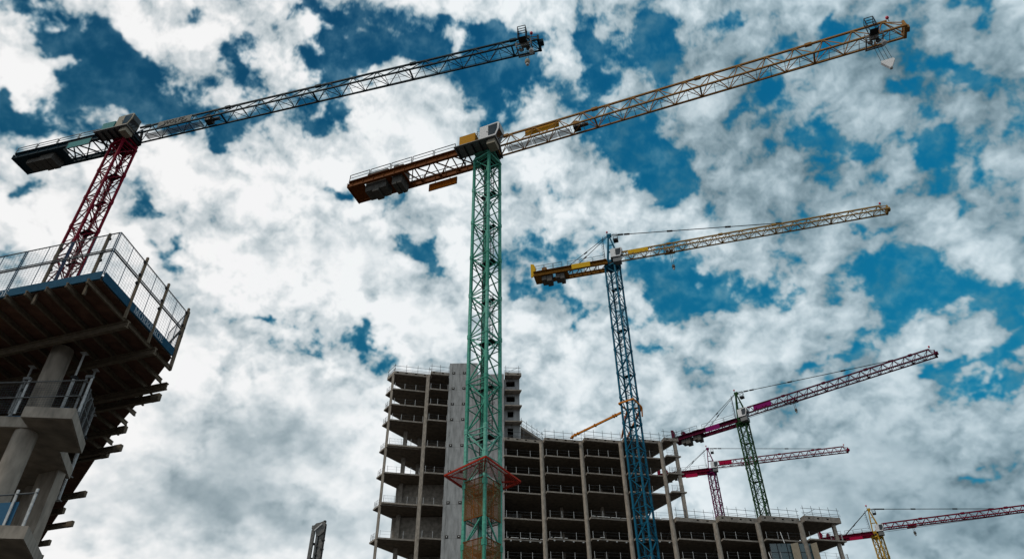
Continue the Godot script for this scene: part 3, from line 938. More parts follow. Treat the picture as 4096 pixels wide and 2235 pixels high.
	put(t, "end_plate", side_prism(PackedVector2Array([Vector2(-L - 0.5, y0), Vector2(-L - 0.15, y0), Vector2(-L + 0.55, y1 + 0.9 * k), Vector2(-L + 0.1, y1 + 2.1 * k), Vector2(-L - 0.5, y1 + 2.3 * k)]), 0.9 * k, 1.1 * k), p.board_mat if p.get("end_board", false) else gm)
	for q in [[-0.90, -0.84, -0.9, 0.75], [-0.835, -0.77, -1.3, 0.85], [-0.72, -0.665, -0.9, 0.95], [-0.66, -0.61, -1.25, 0.95]]:
		block(t, "counterweight", Vector3(q[0] * L, y0 + q[2] * k, -0.85 * k), Vector3(q[1] * L, y1 + q[3] * k * 0.55, 0.85 * k), M.weight)
	put(t, "winch_drum", rod_mesh, gm, Transform3D(Basis(Vector3.RIGHT, PI / 2) * Basis.from_scale(Vector3(1.0, 1.4, 1.0) * k), Vector3(-0.86 * L, y1 + 0.75 * k, 0.2)))
	# cab and boards
	cab(t, Vector3(0.05 * k, H - 1.15 * k, 1.55 * k), 0.82 * k, M.cab_white)
	block(t, "cab_skirt", Vector3(0.4 * k, H - 2.2 * k, 0.95 * k), Vector3(1.85 * k, H - 1.3 * k, 2.1 * k), M.tube_steel)
	var b: Array = p.jib_board
	if b:
		board(t, "name_board", b[0], b[1], H + 0.2 * k, H + 1.3 * k, p.hw * 0.55, p.board_mat)
	board(t, "name_board", -0.5 * L, -0.5 * L + 3.4 * k, H + p.board_y[0], H + p.board_y[1], 1.65 * k, p.board_mat)
	var arms := Join.new(self)
	for f in [0.4, 3.0]:
		arms.bar(Vector3(-0.5 * L + f * k, H - 0.95 * k, 1.0 * k), Vector3(-0.5 * L + f * k, H + p.board_y[1] - 0.05, 1.62 * k), 0.06)
	made(t, "board_arm", arms, M.dark_steel)
	return t

func cranes() -> void:
	var A := flat_top({
		"label": "flat-top crane with turquoise mast, ochre jib and orange board under its counter-jib", "x": -2.85, "z": -62.4, "yaw": -20.0, "H": 72.9, "k": 1.0,
		"mast_yaw": -35.4, "a": 2.2, "mast_top": 71.6, "section": 5.3, "leg": 0.27, "fine": true, "mast_mat": M.mast_green, "mast_mats": [M.mast_green, M.mast_green_pale, M.mast_green_deep], "ladder_mat": M.dark_steel,
		"jib_mat": M.jib_ochre, "hw": 0.77, "ht": 2.6, "bay": 3.13, "x0": 1.55, "bays": 15, "chord": 0.18, "lace": 0.08, "rope": 0.022,
		"trolley": 45.3, "drop": 4.1, "hook": "wide", "cab_mat": M.cab_white, "box_mat": M.board_ochre, "cj": 18.9, "gz": 1.4, "girder_mat": M.girder_brown, "rail_mat": M.dark_steel,
		"deck_x": -11.2, "rails": 5, "decks": [[-18.9, -16.7], [-13.6, -12.8], [-11.3, -11.0]],
		"weights": [[-16.65, -15.65, 71.7, 75.1, 0.85], [-15.62, -14.65, 71.4, 75.1, 0.85], [-14.62, -13.65, 71.7, 75.1, 0.85], [-12.75, -12.05, 71.5, 75.0, 0.95], [-12.02, -11.35, 71.5, 74.9, 0.95]]})
	board(A, "name_board", -8.9, -5.02, 71.75, 72.85, -2.0, M.board_orange)
	board_frame(A, -8.9, -5.02, 71.7, 72.9, -2.0, M.girder_brown)
	var arm := Join.new(self)
	arm.bar(Vector3(-9.0, 73.25, -1.75), Vector3(-5.0, 73.25, -1.75), 0.05)
	for x in [-8.1, -6.0]:
		arm.bar(Vector3(x, 73.25, -1.4), Vector3(x, 73.25, -2.0), 0.06)
		arm.bar(Vector3(x, 73.3, -2.0), Vector3(x, 72.85, -2.0), 0.06)
	made(A, "board_arm", arm, M.dark_steel)
	board(A, "name_board", 4.95, 9.4, 74.65, 75.75, -0.32, M.board_ochre)
	jib_floor(A, 72.9, 2.6, 10.8, 0.7)
	jib_winch(A, 72.95, 11.6, M.jib_ochre)
	var B := flat_top({
		"label": "flat-top crane with crimson mast and dark petrol jib behind the formwork deck", "x": -48.2, "z": -61.4, "yaw": -14.04, "H": 75.4, "k": 0.86,
		"mast_yaw": -23.5, "a": 1.95, "mast_top": 74.1, "section": 4.6, "leg": 0.24, "fine": true, "mast_mat": M.mast_red, "ladder_mat": M.mast_red,
		"jib_mat": M.jib_petrol, "hw": 0.72, "ht": 2.15, "bay": 3.05, "x0": 1.4, "bays": 17, "chord": 0.165, "lace": 0.07, "rope": 0.022,
		"trolley": 51.6, "drop": 2.6, "cab_mat": M.cab_beige, "box_mat": M.box_teal, "cj": 15.8, "gz": 1.25, "girder_mat": M.jib_petrol, "rail_mat": M.tube_steel,
		"deck_x": -8.6, "rails": 4, "decks": [[-15.8, -8.6]],
		"weights": [[-14.0, -13.0, 74.4, 77.0, 0.75], [-12.97, -12.0, 74.4, 77.0, 0.75], [-11.9, -10.9, 74.2, 77.1, 0.9], [-10.87, -9.9, 74.2, 77.1, 0.9]]})
	board(B, "name_board", -7.2, -3.8, 74.25, 75.35, 1.62, M.box_teal)
	board_frame(B, -7.2, -3.8, 74.22, 75.4, 1.62, M.jib_petrol)
	var nb := board(B, "name_board", 4.2, 8.9, 76.25, 77.35, 0.3, M.board_grey)
	lettering(B, nb, "WOLFF", Vector3(6.5, 76.8, 0.35), 0.0, 0.95, M.dark_steel)
	jib_floor(B, 75.4, 2.6, 10.6, 0.66)
	jib_winch(B, 75.45, 11.4, M.jib_petrol)
	var base := {"fine": false, "bay": 2.3, "lace": 0.09, "hw": 0.72, "ht": 1.5, "chord": 0.19, "rope": 0.03, "section": 4.5, "leg": 0.22, "ladder_mat": M.dark_steel, "x0": 1.3}
	var c := base.duplicate()
	c.merge({"label": "crane with blue mast and yellow jib standing in front of the concrete frame", "x": 18.2, "z": -103.4, "yaw": -14.3, "H": 90.6, "k": 1.0, "mast_yaw": -37.4, "a": 1.95, "mast_top": 88.9, "leg": 0.25,
		"mast_mat": M.mast_blue, "jib_mat": M.jib_yellow, "board_mat": M.board_yellow, "bays": 20, "cj": 14.4, "anchor": 30.2, "trolley": 10.4, "drop": 3.9, "jib_board": [3.1, 6.75], "board_y": [-1.85, -0.75], "end_board": true, "girder_mat": M.girder_ochre}, true)
	pendant_crane(c)
	var d := base.duplicate()
	d.merge({"label": "crane with dark green mast and plum jib rising beyond the low concrete roof", "x": 51.5, "z": -151.5, "yaw": -35.5, "H": 84.7, "k": 1.0, "dense": true, "mast_yaw": -38.8, "a": 2.0, "mast_top": 83.0, "leg": 0.26,
		"mast_mat": M.mast_dark_green, "jib_mat": M.jib_maroon, "board_mat": M.board_purple, "bay": 2.24, "bays": 18, "cj": 16.4, "anchor": 33.9, "trolley": 11.9, "drop": 2.4, "board_y": [-2.0, -0.78], "jib_board": [3.3, 7.4], "hw": 0.8, "ht": 1.75, "chord": 0.22, "lace": 0.1, "rope": 0.04}, true)
	pendant_crane(d)
	var e := base.duplicate()
	e.merge({"label": "small distant crane with purple mast and crimson jib behind the dark green mast", "x": 58.0, "z": -207.0, "yaw": -13.85, "H": 98.5, "k": 1.0, "dense": true, "mast_yaw": -37.6, "a": 1.9, "mast_top": 96.6, "leg": 0.25,
		"mast_mat": M.mast_purple, "jib_mat": M.jib_crimson, "board_mat": M.board_red, "bays": 16, "bay": 2.33, "cj": 15.2, "anchor": 31.7, "trolley": 9.7, "drop": 1.6, "board_y": [-3.1, -2.0], "jib_board": [2.5, 6.2], "hw": 0.8, "ht": 1.6, "chord": 0.22, "lace": 0.1, "rope": 0.04}, true)
	pendant_crane(e)
	var f := base.duplicate()
	f.merge({"label": "crane with yellow mast and crimson jib beside the end of the low frame", "x": 82.9, "z": -171.0, "yaw": -19.0, "H": 65.6, "k": 0.82, "dense": true, "mast_yaw": -56.0, "a": 1.65, "mast_top": 64.0, "leg": 0.24,
		"mast_mat": M.mast_yellow, "jib_mat": M.jib_crimson, "board_mat": M.board_red, "bays": 18, "bay": 2.2, "cj": 12.0, "anchor": 25.2, "trolley": 7.8, "drop": 1.7, "board_y": [-2.1, -1.4], "jib_board": [], "hw": 0.7, "ht": 1.25, "chord": 0.22, "lace": 0.1, "rope": 0.04}, true)
	pendant_crane(f)

func jib_floor(t: Node3D, y: float, x0: float, x1: float, hw: float) -> void:
	var f := node(t, "jib_walkway")
	var x := x0
	while x < x1 - 0.1:
		block(f, "grating", Vector3(x, y + 0.13, -hw + 0.1), Vector3(minf(x + 1.6, x1), y + 0.15, hw * 0.4), M.screen_grey)
		x += 1.64

func jib_winch(t: Node3D, y: float, x: float, m: Material) -> void:
	var w := node(t, "trolley_winch", Transform3D(Basis(), Vector3(x, y, -0.1)))
	put(w, "drum", rod_mesh, m, Transform3D(Basis(Vector3.RIGHT, PI / 2) * Basis.from_scale(Vector3(0.8, 0.7, 0.8)), Vector3(0, 0.75, 0)))
	block(w, "housing", Vector3(-0.35, 0.05, -0.5), Vector3(0.45, 0.75, 0.4), M.black)
	put(w, "motor", rod_mesh, M.black, Transform3D(Basis(Vector3.BACK, PI / 2) * Basis.from_scale(Vector3(0.45, 1.0, 0.45)), Vector3(0.95, 0.35, 0)))

func lettering(parent: Node3D, on: Node3D, words: String, at: Vector3, turn: float, size: float, m: Material, serif := false, tilt := 0.0) -> void:
	var tm := TextMesh.new()
	var font := SystemFont.new()
	font.font_names = PackedStringArray(["Droid Serif" if serif else "Droid Sans"])
	tm.font = font
	tm.text = words
	tm.font_size = 48
	tm.pixel_size = size / 48.0
	tm.depth = 0.02
	var o := put(parent, "lettering", tm, m, Transform3D(Basis(Vector3.UP, turn) * Basis(Vector3.BACK, tilt), at))

# ---------------------------------------------------------------- concrete frames

func tube_rail(called: String, label: String, pts: Array, h: float, spacing: float, braced := false, group := "scaffold tube guardrails round the roofs") -> void:
	# scaffold-tube edge protection: posts that stand proud of the rails, two or three rails
	var t := thing(called, label, "guardrail", pts[0], 0.0, group)
	for i in pts.size() - 1:
		var a: Vector3 = pts[i] - pts[0]; var b: Vector3 = pts[i + 1] - pts[0]
		var n := maxi(1, int(round(a.distance_to(b) / spacing)))
		for k in n + 1:
			if k == n and i < pts.size() - 2:
				continue
			var q := a.lerp(b, float(k) / n)
			rod(t, "post", q - Vector3.UP * 0.02, q + Vector3.UP * (h + 0.45), 0.035, M.rail_steel)
		var d := (b - a).normalized() * 0.35
		for y in [0.28, 0.55, h]:
			rod(t, "rail", a - d + Vector3.UP * y, b + d + Vector3.UP * y, 0.032, M.rail_steel)
		if braced:
			rod(t, "diagonal", a + Vector3.UP * 0.1, a.lerp(b, minf(1.0, 2.2 / a.distance_to(b))) + Vector3.UP * h, 0.028, M.rail_steel)

func floor_rail(parent: Node3D, a: Vector3, b: Vector3, seed_: int, h := 1.15, mesh_infill := false) -> void:
	# a row of light posts with thin wires along a slab edge
	var g := node(parent, "guardrail")
	var j := Join.new(self)
	rng.seed = seed_
	var n := maxi(2, int(round(a.distance_to(b) / 1.9)))
	for k in n + 1:
		var q := a.lerp(b, clampf((k + rng.randf_range(-0.14, 0.14)) / n, 0.01, 0.99))
		rod(g, "post", q, q + Vector3.UP * h * rng.randf_range(0.97, 1.06), 0.034, M.galvanised)
	j.rod(a + Vector3.UP * h * 0.92, b + Vector3.UP * h * 0.92, 0.013)
	j.rod(a + Vector3.UP * h * 0.5, b + Vector3.UP * h * 0.5, 0.011)
	if mesh_infill:
		var w := int(a.distance_to(b) / 0.24)
		for k in w:
			var q := a.lerp(b, (k + 0.5) / w)
			j.bar(q + Vector3.UP * 0.1, q + Vector3.UP * h * 0.92, 0.016)
		j.rod(a + Vector3.UP * 0.1, b + Vector3.UP * 0.1, 0.016)
	made(g, "wire", j, M.rail_steel)

func fascia(parent: Node3D, a: Vector3, b: Vector3, h: float, pockets: Array, m: Material, depth := 0.3, centre := Vector3(NAN, 0, 0)) -> void:
	# an edge beam whose face has open shutter pockets: top and bottom strips, and blocks between the pockets
	var u := (b - a).normalized()
	var l := a.distance_to(b)
	var inn := Vector3(u.z, 0, -u.x)            # into the building
	if (inn.z > 0.0 if is_nan(centre.x) else inn.dot(centre - a) < 0.0):
		inn = -inn
	var f := node(parent, "edge_beam")
	var strip := func(x0: float, x1: float, y0: float, y1: float, d0: float, d1: float, mat: Material) -> void:
		var p := a + u * x0 + Vector3.UP * (y0 + y1) * 0.5 + inn * (d0 + d1) * 0.5
		var q := a + u * x1 + Vector3.UP * (y0 + y1) * 0.5 + inn * (d0 + d1) * 0.5
		var o := put(f, "beam_piece", box_mesh, mat, Transform3D(Basis(u * (x1 - x0), Vector3.UP * (y1 - y0), inn * (d1 - d0)), (p + q) * 0.5))
	var pb := h * 0.42; var pt := h * 0.42 + minf(0.24, h * 0.4)
	strip.call(0.0, l, 0.0, pb, 0.0, depth, m)
	strip.call(0.0, l, pt, h, 0.0, depth, m)
	var x := 0.0
	for c in pockets:
		var p0: float = c * l - 0.2
		if p0 > x:
			strip.call(x, p0, pb, pt, 0.0, depth, m)
		strip.call(p0, p0 + 0.4, pb, pt, depth * 0.75, depth, M.pocket)
		x = p0 + 0.4
	strip.call(x, l, pb, pt, 0.0, depth, m)

func zf(x: float) -> float:
	return -117.9 - 0.035 * (x - 4.7)

func round_column(parent: Node3D, x: float, z: float, y0: float, y1: float, r: float) -> void:
	put(parent, "column", rod_mesh, M.concrete_column, Transform3D(Basis.from_scale(Vector3(r * 2, y1 - y0, r * 2)), Vector3(x, (y0 + y1) * 0.5, z)))

func middle_block() -> void:
	var t := thing("concrete_frame", "tall bare concrete frame with stepped bays of floors behind the blue mast", "building", Vector3.ZERO, 0.0, "concrete frames under construction")
	var cols := [-2.2, 4.65, 11.5, 18.35, 25.25]
	var levels := [58.85, 55.7, 52.45, 48.05, 44.65, 41.45]
	var y := 38.2
	while y > 2.0:
		levels.append(y)
		y -= 3.2
	var outline := func(low: bool) -> PackedVector2Array:
		var p := PackedVector2Array()
		for i in cols.size():
			var x: float = cols[i]
			if i == 0:
				p.append(Vector2(x, zf(x) - 0.25))
			else:
				p.append(Vector2(x + 0.28, zf(x) - 0.3))
			p.append(Vector2(x + 0.55, zf(x) + 0.95))
		if low:
			p.append(Vector2(32.45, zf(32.2) - 0.3))
			p.append(Vector2(32.5, -131.5))
		else:
			p.append(Vector2(28.4, -118.15))
			p.append(Vector2(20.5, -131.0))
		p.append(Vector2(-2.2, -131.0))
		return p
	var n := 0
	for ly in levels:
		var low: bool = ly < 50.0
		var poly: PackedVector2Array = outline.call(low)
		slab(t, "floor_slab", poly, ly, ly + 0.23, M.concrete)
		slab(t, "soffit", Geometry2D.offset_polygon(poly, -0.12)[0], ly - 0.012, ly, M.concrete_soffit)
		if ly > 40.0:
			for i in cols.size():
				if i == 4 and low: continue
				var x: float = cols[i]
				var a := Vector3(x + 0.7, ly + 0.23, zf(x) + 0.75)
				var b := Vector3(x + 6.75, ly + 0.23, zf(x + 6.9) - 0.1) if i < 4 else Vector3(28.0, ly + 0.23, -118.15)
				floor_rail(t, a, b, 100 + n, 1.15, i == 4)
				n += 1
			if not low:
				floor_rail(t, Vector3(28.1, ly + 0.23, -118.3), Vector3(24.6, ly + 0.23, -124.0), 300 + n, 1.15, true)
	# roof
	var rp: PackedVector2Array = outline.call(false)
	slab(t, "roof_slab", Geometry2D.offset_polygon(rp, -0.31)[0], 61.8, 62.3, M.concrete)
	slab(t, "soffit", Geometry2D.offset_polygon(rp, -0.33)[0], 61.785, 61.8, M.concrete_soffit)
	for i in cols.size():
		var x: float = cols[i]
		var a := Vector3(x + 0.55, 61.8, zf(x) + 0.95)
		var b := Vector3(x + 7.13, 61.8, zf(x + 6.9) - 0.3) if i < 4 else Vector3(28.4, 61.8, -118.15)
		fascia(t, a, b, 0.55, [0.1, 0.33, 0.56, 0.8] if i < 4 else [0.25], M.concrete)
		fascia(t, Vector3(x + 0.28, 61.8, zf(x) - 0.3), a, 0.55, [], M.concrete, 0.28)
		var pts := [a + Vector3(0.15, 0.55, -0.15), b + Vector3(-0.1, 0.55, -0.15)]
		tube_rail("roof_guardrail", ["scaffold tube guardrail on the tall roof hidden partly by the turquoise mast", "scaffold tube guardrail on the tall roof where the orange strut lands", "scaffold tube guardrail on the tall roof between orange strut and blue mast", "scaffold tube guardrail on the tall roof just past the blue mast", "short scaffold tube guardrail at the end corner of the tall roof"][i], pts, 1.25, 1.75, i == 4)
		round_column(t, x, zf(x), 0.0 if i < 4 else 0.0, 61.79, 0.36)
	fascia(t, Vector3(28.4, 61.8, -118.15), Vector3(20.5, 61.8, -131.0), 0.55, [], M.concrete, 0.3, Vector3(10, 61, -125))
	block(t, "column", Vector3(27.42, 48.4, -118.75), Vector3(27.98, 61.79, -118.2), M.concrete_column)
	# inner columns and a dark core keep the floors apart
	for x in [1.0, 8.0, 15.0]:
		block(t, "inner_wall", Vector3(x, 0, -128.3), Vector3(x + 5.0, 61.78, -128.0), M.concrete)
	for q in [[22.0, -125.0], [14.8, -123.5], [7.9, -123.5]]:
		round_column(t, q[0], q[1], 0.0, 61.78, 0.3)
	# white edge panels waiting on the cladding floors
	var strips := [[4.65 - 6.85, 44.9, [[0.04, 0.07], [0.13, 0.31], [0.36, 0.56], [0.61, 0.8], [0.85, 0.97]]], [4.65, 44.9, [[0.05, 0.08], [0.13, 0.33], [0.38, 0.45]]], [11.5, 48.3, [[0.02, 0.12], [0.16, 0.48], [0.52, 0.74], [0.78, 0.97]]], [18.35, 48.3, [[0.05, 0.1], [0.14, 0.42], [0.48, 0.68], [0.72, 0.97]]], [11.5, 44.9, [[0.2, 0.3]]]]
	for s in strips:
		for q in s[2]:
			var x0: float = s[0]
			var a := Vector3(x0 + 0.6, s[1], zf(x0) + 1.02).lerp(Vector3(x0 + 7.1, s[1], zf(x0 + 6.9) - 0.24), q[0])
			var b := Vector3(x0 + 0.6, s[1], zf(x0) + 1.02).lerp(Vector3(x0 + 7.1, s[1], zf(x0 + 6.9) - 0.24), q[1])
			bar(t, "edge_panel", a + Vector3(0, 0.1, 0), b + Vector3(0, 0.1, 0), 0.05, 0.22, M.white, PI / 2)
	for i in 4:
		for ly in [44.55]:
			for f in [0.13, 0.36, 0.6, 0.84]:
				var x0: float = cols[i]
				var a := Vector3(x0 + 0.6, ly, zf(x0) + 0.98).lerp(Vector3(x0 + 7.1, ly, zf(x0 + 6.9) - 0.26), f)
				block(t, "bracket", a + Vector3(-0.12, -0.1, -0.1), a + Vector3(0.12, 0.05, 0.06), M.galvanised)

func low_block() -> void:
	var t := thing("concrete_frame", "lower concrete frame with deep roof edge beams and first glazing fitted", "building", Vector3.ZERO, 0.0, "concrete frames under construction")
	var cols := [25.25, 32.2, 39.1, 46.1]
	var outline := func() -> PackedVector2Array:
		var p := PackedVector2Array()
		p.append(Vector2(32.55, zf(32.2) - 0.3))
		for i in [1, 2, 3]:
			var x: float = cols[i]
			if i > 1:
				p.append(Vector2(x + 0.28, zf(x) - 0.3))
			p.append(Vector2(x + 0.6, zf(x) + 0.95))
		p.append(Vector2(53.0, -119.75))
		p.append(Vector2(45.2, -132.0))
		p.append(Vector2(32.55, -132.0))
		return p
	var poly: PackedVector2Array = outline.call()
	var levels := [44.55, 41.35]
	var y := 38.1
	while y > 2.0:
		levels.append(y)
		y -= 3.2
	var n := 0
	for ly in levels:
		slab(t, "floor_slab", poly, ly, ly + 0.23, M.concrete)
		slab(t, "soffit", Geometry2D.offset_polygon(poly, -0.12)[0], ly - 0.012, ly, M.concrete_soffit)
		if ly > 41.0:
			for i in 4:
				var x: float = cols[i]
				var a := Vector3(x + 0.75, ly + 0.33, zf(x) + 0.75)
				var b := Vector3(x + 6.7, ly + 0.33, zf(x + 6.9) - 0.1) if i < 3 else Vector3(52.4, ly + 0.23, -119.7)
				floor_rail(t, a, b, 500 + n, 1.1, false)
				n += 1
			floor_rail(t, Vector3(52.6, ly + 0.23, -119.9), Vector3(48.6, ly + 0.23, -126.2), 540 + n, 1.15, true)
	# deep roof beams
	var rp := poly.duplicate()
	rp[0] = Vector2(25.3, zf(25.3) - 0.3)
	rp[rp.size() - 1] = Vector2(25.3, -132.0)
	rp.insert(1, Vector2(25.85, zf(25.3) + 0.95))
	rp.insert(2, Vector2(32.48, zf(32.2) - 0.3))
	slab(t, "roof_slab", Geometry2D.offset_polygon(rp, -0.32)[0], 47.62, 48.3, M.concrete)
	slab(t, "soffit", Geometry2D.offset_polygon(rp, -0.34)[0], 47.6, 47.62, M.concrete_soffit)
	var names := ["scaffold tube guardrail on the low roof beside the tall frame", "scaffold tube guardrail on the low roof in front of the purple mast", "scaffold tube guardrail on the low roof in front of the dark green mast", "scaffold tube guardrail round the far end of the low roof"]
	for i in 4:
		var x: float = cols[i]
		var a := Vector3(x + 0.6, 47.62, zf(x) + 0.95)
		var b := Vector3(x + 7.18, 47.62, zf(x + 6.9) - 0.3) if i < 3 else Vector3(53.0, 47.62, -119.75)
		var hh := 0.62 if i == 0 else 0.92
		fascia(t, a, b, hh, [0.55, 0.8] if i == 0 else [0.09, 0.33, 0.56, 0.82] if i < 3 else [0.13, 0.38, 0.64], M.concrete)
		fascia(t, Vector3(x + 0.28, 47.62, zf(x) - 0.3), a, hh, [], M.concrete, 0.28)
		tube_rail("roof_guardrail", names[i], [a + Vector3(0.15, hh, -0.15), b + Vector3(-0.1, hh, -0.15)], 1.25, 1.75, i == 3)
		round_column(t, x + 0.02, zf(x), 0.0, 47.6, 0.4)
	fascia(t, Vector3(53.0, 47.62, -119.75), Vector3(45.2, 47.62, -132.0), 0.92, [], M.concrete, 0.3, Vector3(36, 47, -125))
	block(t, "column", Vector3(51.55, 0, -120.6), Vector3(52.05, 47.6, -120.0), M.concrete_column)
	round_column(t, 47.8, -124.5, 0.0, 47.6, 0.3)
	block(t, "inner_wall", Vector3(33.0, 0, -129.3), Vector3(44.0, 47.5, -129.0), M.concrete)
	# first storey with glazing: panes between tan fins
	var g := node(t, "glazing")
	for q in [[40.3, 1.15], [41.5, 1.5], [43.05, 0.9], [45.0, 0.9], [45.95, 1.05]]:
		var x: float = q[0]
		for row in 3:
			block(g, "pane", Vector3(x, 39.9 + row * 1.5, zf(x) + 0.05), Vector3(x + q[1] - 0.08, 41.32 + row * 1.5 - (0.0 if row < 2 else 0.1), zf(x) + 0.12), M.pane)
			bar(g, "transom", Vector3(x - 0.04, 39.85 + row * 1.5, zf(x) + 0.1), Vector3(x + q[1] - 0.04, 39.85 + row * 1.5, zf(x) + 0.1), 0.09, 0.09, M.dark_steel)
		bar(g, "mullion", Vector3(x - 0.05, 38.4, zf(x) + 0.1), Vector3(x - 0.05, 44.3, zf(x) + 0.1), 0.1, 0.12, M.dark_steel)
	for q in [[43.55, 0.95], [46.75, 0.75]]:
		put(t, "cladding_fin", prism_mesh(PackedVector2Array([Vector2(q[0], zf(q[0]) + 0.5), Vector2(q[0] + q[1], zf(q[0]) + 1.15), Vector2(q[0] + q[1] + 0.1, zf(q[0]) + 0.95), Vector2(q[0] + 0.1, zf(q[0]) + 0.3)]), 37.0, 44.05), M.cladding_tan)
	for q in [[42.2, 44.9, 0.85], [39.6, 41.7, 0.8]]:
		bar(t, "edge_panel", Vector3(q[0], q[1] + 0.9, zf(q[0]) + 0.9), Vector3(q[0] + 0.25, q[1] - 0.9, zf(q[0]) + 0.95), 0.14, 0.06, M.white)

func tower_block() -> void:
	var t := thing("concrete_frame", "tallest concrete frame with blank lift core wall and open corner floors", "building", Vector3.ZERO, 0.0, "concrete frames under construction")
	var front := func() -> PackedVector2Array:
		return PackedVector2Array([Vector2(-23.4, -118.75), Vector2(-21.75, -116.5), Vector2(-15.35, -117.95), Vector2(-15.1, -116.75), Vector2(-11.6, -117.5), Vector2(-11.6, -130.5), Vector2(-17.5, -126.9), Vector2(-17.9, -126.2)])
	var poly: PackedVector2Array = front.call()
	var A := Vector2(-21.95, -116.95)
	var B := Vector2(-15.62, -117.6)
	var levels := [72.1, 68.95, 65.85, 60.75, 56.0, 50.5, 45.0]
	var y := 40.5
	while y > 2.0:
		levels.append(y)
		y -= 4.6
	var n := 0
	for ly in levels:
		slab(t, "floor_slab", poly, ly, ly + 0.25, M.concrete)
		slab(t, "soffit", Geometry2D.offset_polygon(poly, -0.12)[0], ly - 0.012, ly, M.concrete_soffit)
		if ly == 60.75 or ly == 50.5:
			bar(t, "edge_beam", Vector3(-21.7, ly + 0.28, -116.52), Vector3(-15.4, ly + 0.28, -117.95), 0.25, 0.75, M.concrete_column, PI / 2)
		if ly > 40.0:
			var up := 0.66 if ly == 60.75 or ly == 50.5 else 0.25
			floor_rail(t, Vector3(-21.5, ly + up, -116.8), Vector3(-15.9, ly + up, -118.05), 700 + n, 1.2, up > 0.5)
			floor_rail(t, Vector3(-15.0, ly + 0.25, -117.0), Vector3(-11.8, ly + 0.25, -117.65), 720 + n)
			floor_rail(t, Vector3(-23.2, ly + 0.25, -118.65), Vector3(-22.1, ly + 0.25, -117.2), 740 + n, 1.15, true)
			floor_rail(t, Vector3(-23.1, ly + 0.25, -118.95), Vector3(-18.2, ly + 0.25, -125.6), 760 + n, 1.15, true)
			n += 1
	slab(t, "roof_slab", Geometry2D.offset_polygon(poly, -0.31)[0], 75.35, 75.85, M.concrete)
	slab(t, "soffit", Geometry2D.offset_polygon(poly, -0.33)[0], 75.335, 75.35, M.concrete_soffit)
	fascia(t, Vector3(-21.75, 75.35, -116.5), Vector3(-15.35, 75.35, -117.95), 0.6, [0.09, 0.34, 0.6, 0.85], M.concrete)
	fascia(t, Vector3(-15.1, 75.35, -116.75), Vector3(-11.75, 75.35, -117.48), 0.6, [0.17, 0.65], M.concrete)
	fascia(t, Vector3(-15.35, 75.35, -117.95), Vector3(-15.1, 75.35, -116.75), 0.6, [], M.concrete, 0.26)
	fascia(t, Vector3(-23.4, 75.35, -118.75), Vector3(-21.75, 75.35, -116.5), 0.6, [], M.concrete)
	fascia(t, Vector3(-23.4, 75.35, -118.75), Vector3(-17.9, 75.35, -126.2), 0.6, [], M.concrete, 0.24, Vector3(-14, 75, -120))
	block(t, "column", Vector3(A.x - 0.2, 0, A.y - 0.2), Vector3(A.x + 0.2, 75.33, A.y + 0.2), M.concrete_column)
	block(t, "column", Vector3(B.x - 0.3, 0, B.y - 0.3), Vector3(B.x + 0.3, 75.33, B.y + 0.3), M.concrete_column)
	for q in [[-19.4, -120.9], [-17.2, -123.6]]:
		block(t, "column", Vector3(q[0] - 0.33, 0, q[1] - 0.33), Vector3(q[0] + 0.33, 65.8, q[1] + 0.33), M.concrete)
	block(t, "inner_wall", Vector3(-20.3, 50.8, -121.7), Vector3(-12.0, 55.99, -121.4), M.concrete)
	block(t, "inner_wall", Vector3(-20.6, 45.3, -121.9), Vector3(-12.0, 50.4, -121.6), M.concrete)
	block(t, "inner_wall", Vector3(-17.0, 0.0, -125.3), Vector3(-12.0, 75.3, -125.0), M.concrete)
	# lift core: storey-high wall panels with a groove between, each with two anchor plates
	var joints := [77.9, 75.45, 72.2, 69.0, 65.9, 60.9, 56.1, 50.7, 45.1, 40.5, 35.5, 30.5, 25.5, 20.5, 15.5, 10.5, 5.5, 0.0]
	for i in joints.size() - 1:
		var top: float = joints[i]; var bot: float = joints[i + 1]
		block(t, "core_panel", Vector3(-11.2, bot + 0.025, -118.0), Vector3(-6.6, top, -117.3), M.concrete_wall)
		block(t, "core_panel", Vector3(-11.75, bot + 0.025, -118.0), Vector3(-11.23, top, -117.31), M.concrete_wall)
		if i > 0:
			block(t, "core_panel", Vector3(-6.57, bot + 0.025, -118.0), Vector3(-1.75, top, -117.33), M.concrete_wall)
		block(t, "core_inner", Vector3(-11.7, bot - 0.01, -118.35), Vector3(-1.8, minf(top, 75.4), -117.45), M.pocket)
		if bot > 39.0:
			for x in [-10.95, -9.0]:
				var plate := block(t, "anchor_plate", Vector3(x - 0.27, bot + 0.06, -117.31), Vector3(x + 0.27, bot + 0.56, -117.27), M.pocket)
				put(t, "anchor_bolt", rod_mesh, M.white, Transform3D(Basis(Vector3.RIGHT, PI / 2) * Basis.from_scale(Vector3(0.13, 0.14, 0.13)), Vector3(x, bot + 0.31, -117.25)))
			for h in 3:
				for x in [-11.2, -9.9, -8.6, -7.3]:
					put(t, "tie_hole", rod_mesh, M.pocket, Transform3D(Basis(Vector3.RIGHT, PI / 2) * Basis.from_scale(Vector3(0.07, 0.02, 0.07)), Vector3(x, lerpf(bot + 1.0, top - 0.5, h / 2.0), -117.297)))
	block(t, "core_wall", Vector3(-11.7, 0, -126.0), Vector3(-1.8, 75.4, -118.35), M.concrete_wall)
	# stair tower beside the core: a wall with window openings behind projecting landings
	var wz := -118.95
	var xs := [-1.75, 1.05]
	var wins := [[75.3, 74.86, 73.67, -1.36, 0.23], [72.1, 71.68, 70.52, -1.36, 0.2], [68.95, 68.6, 67.38, -1.14, -0.1], [65.8, 65.22, 62.75, -1.18, -0.15]]
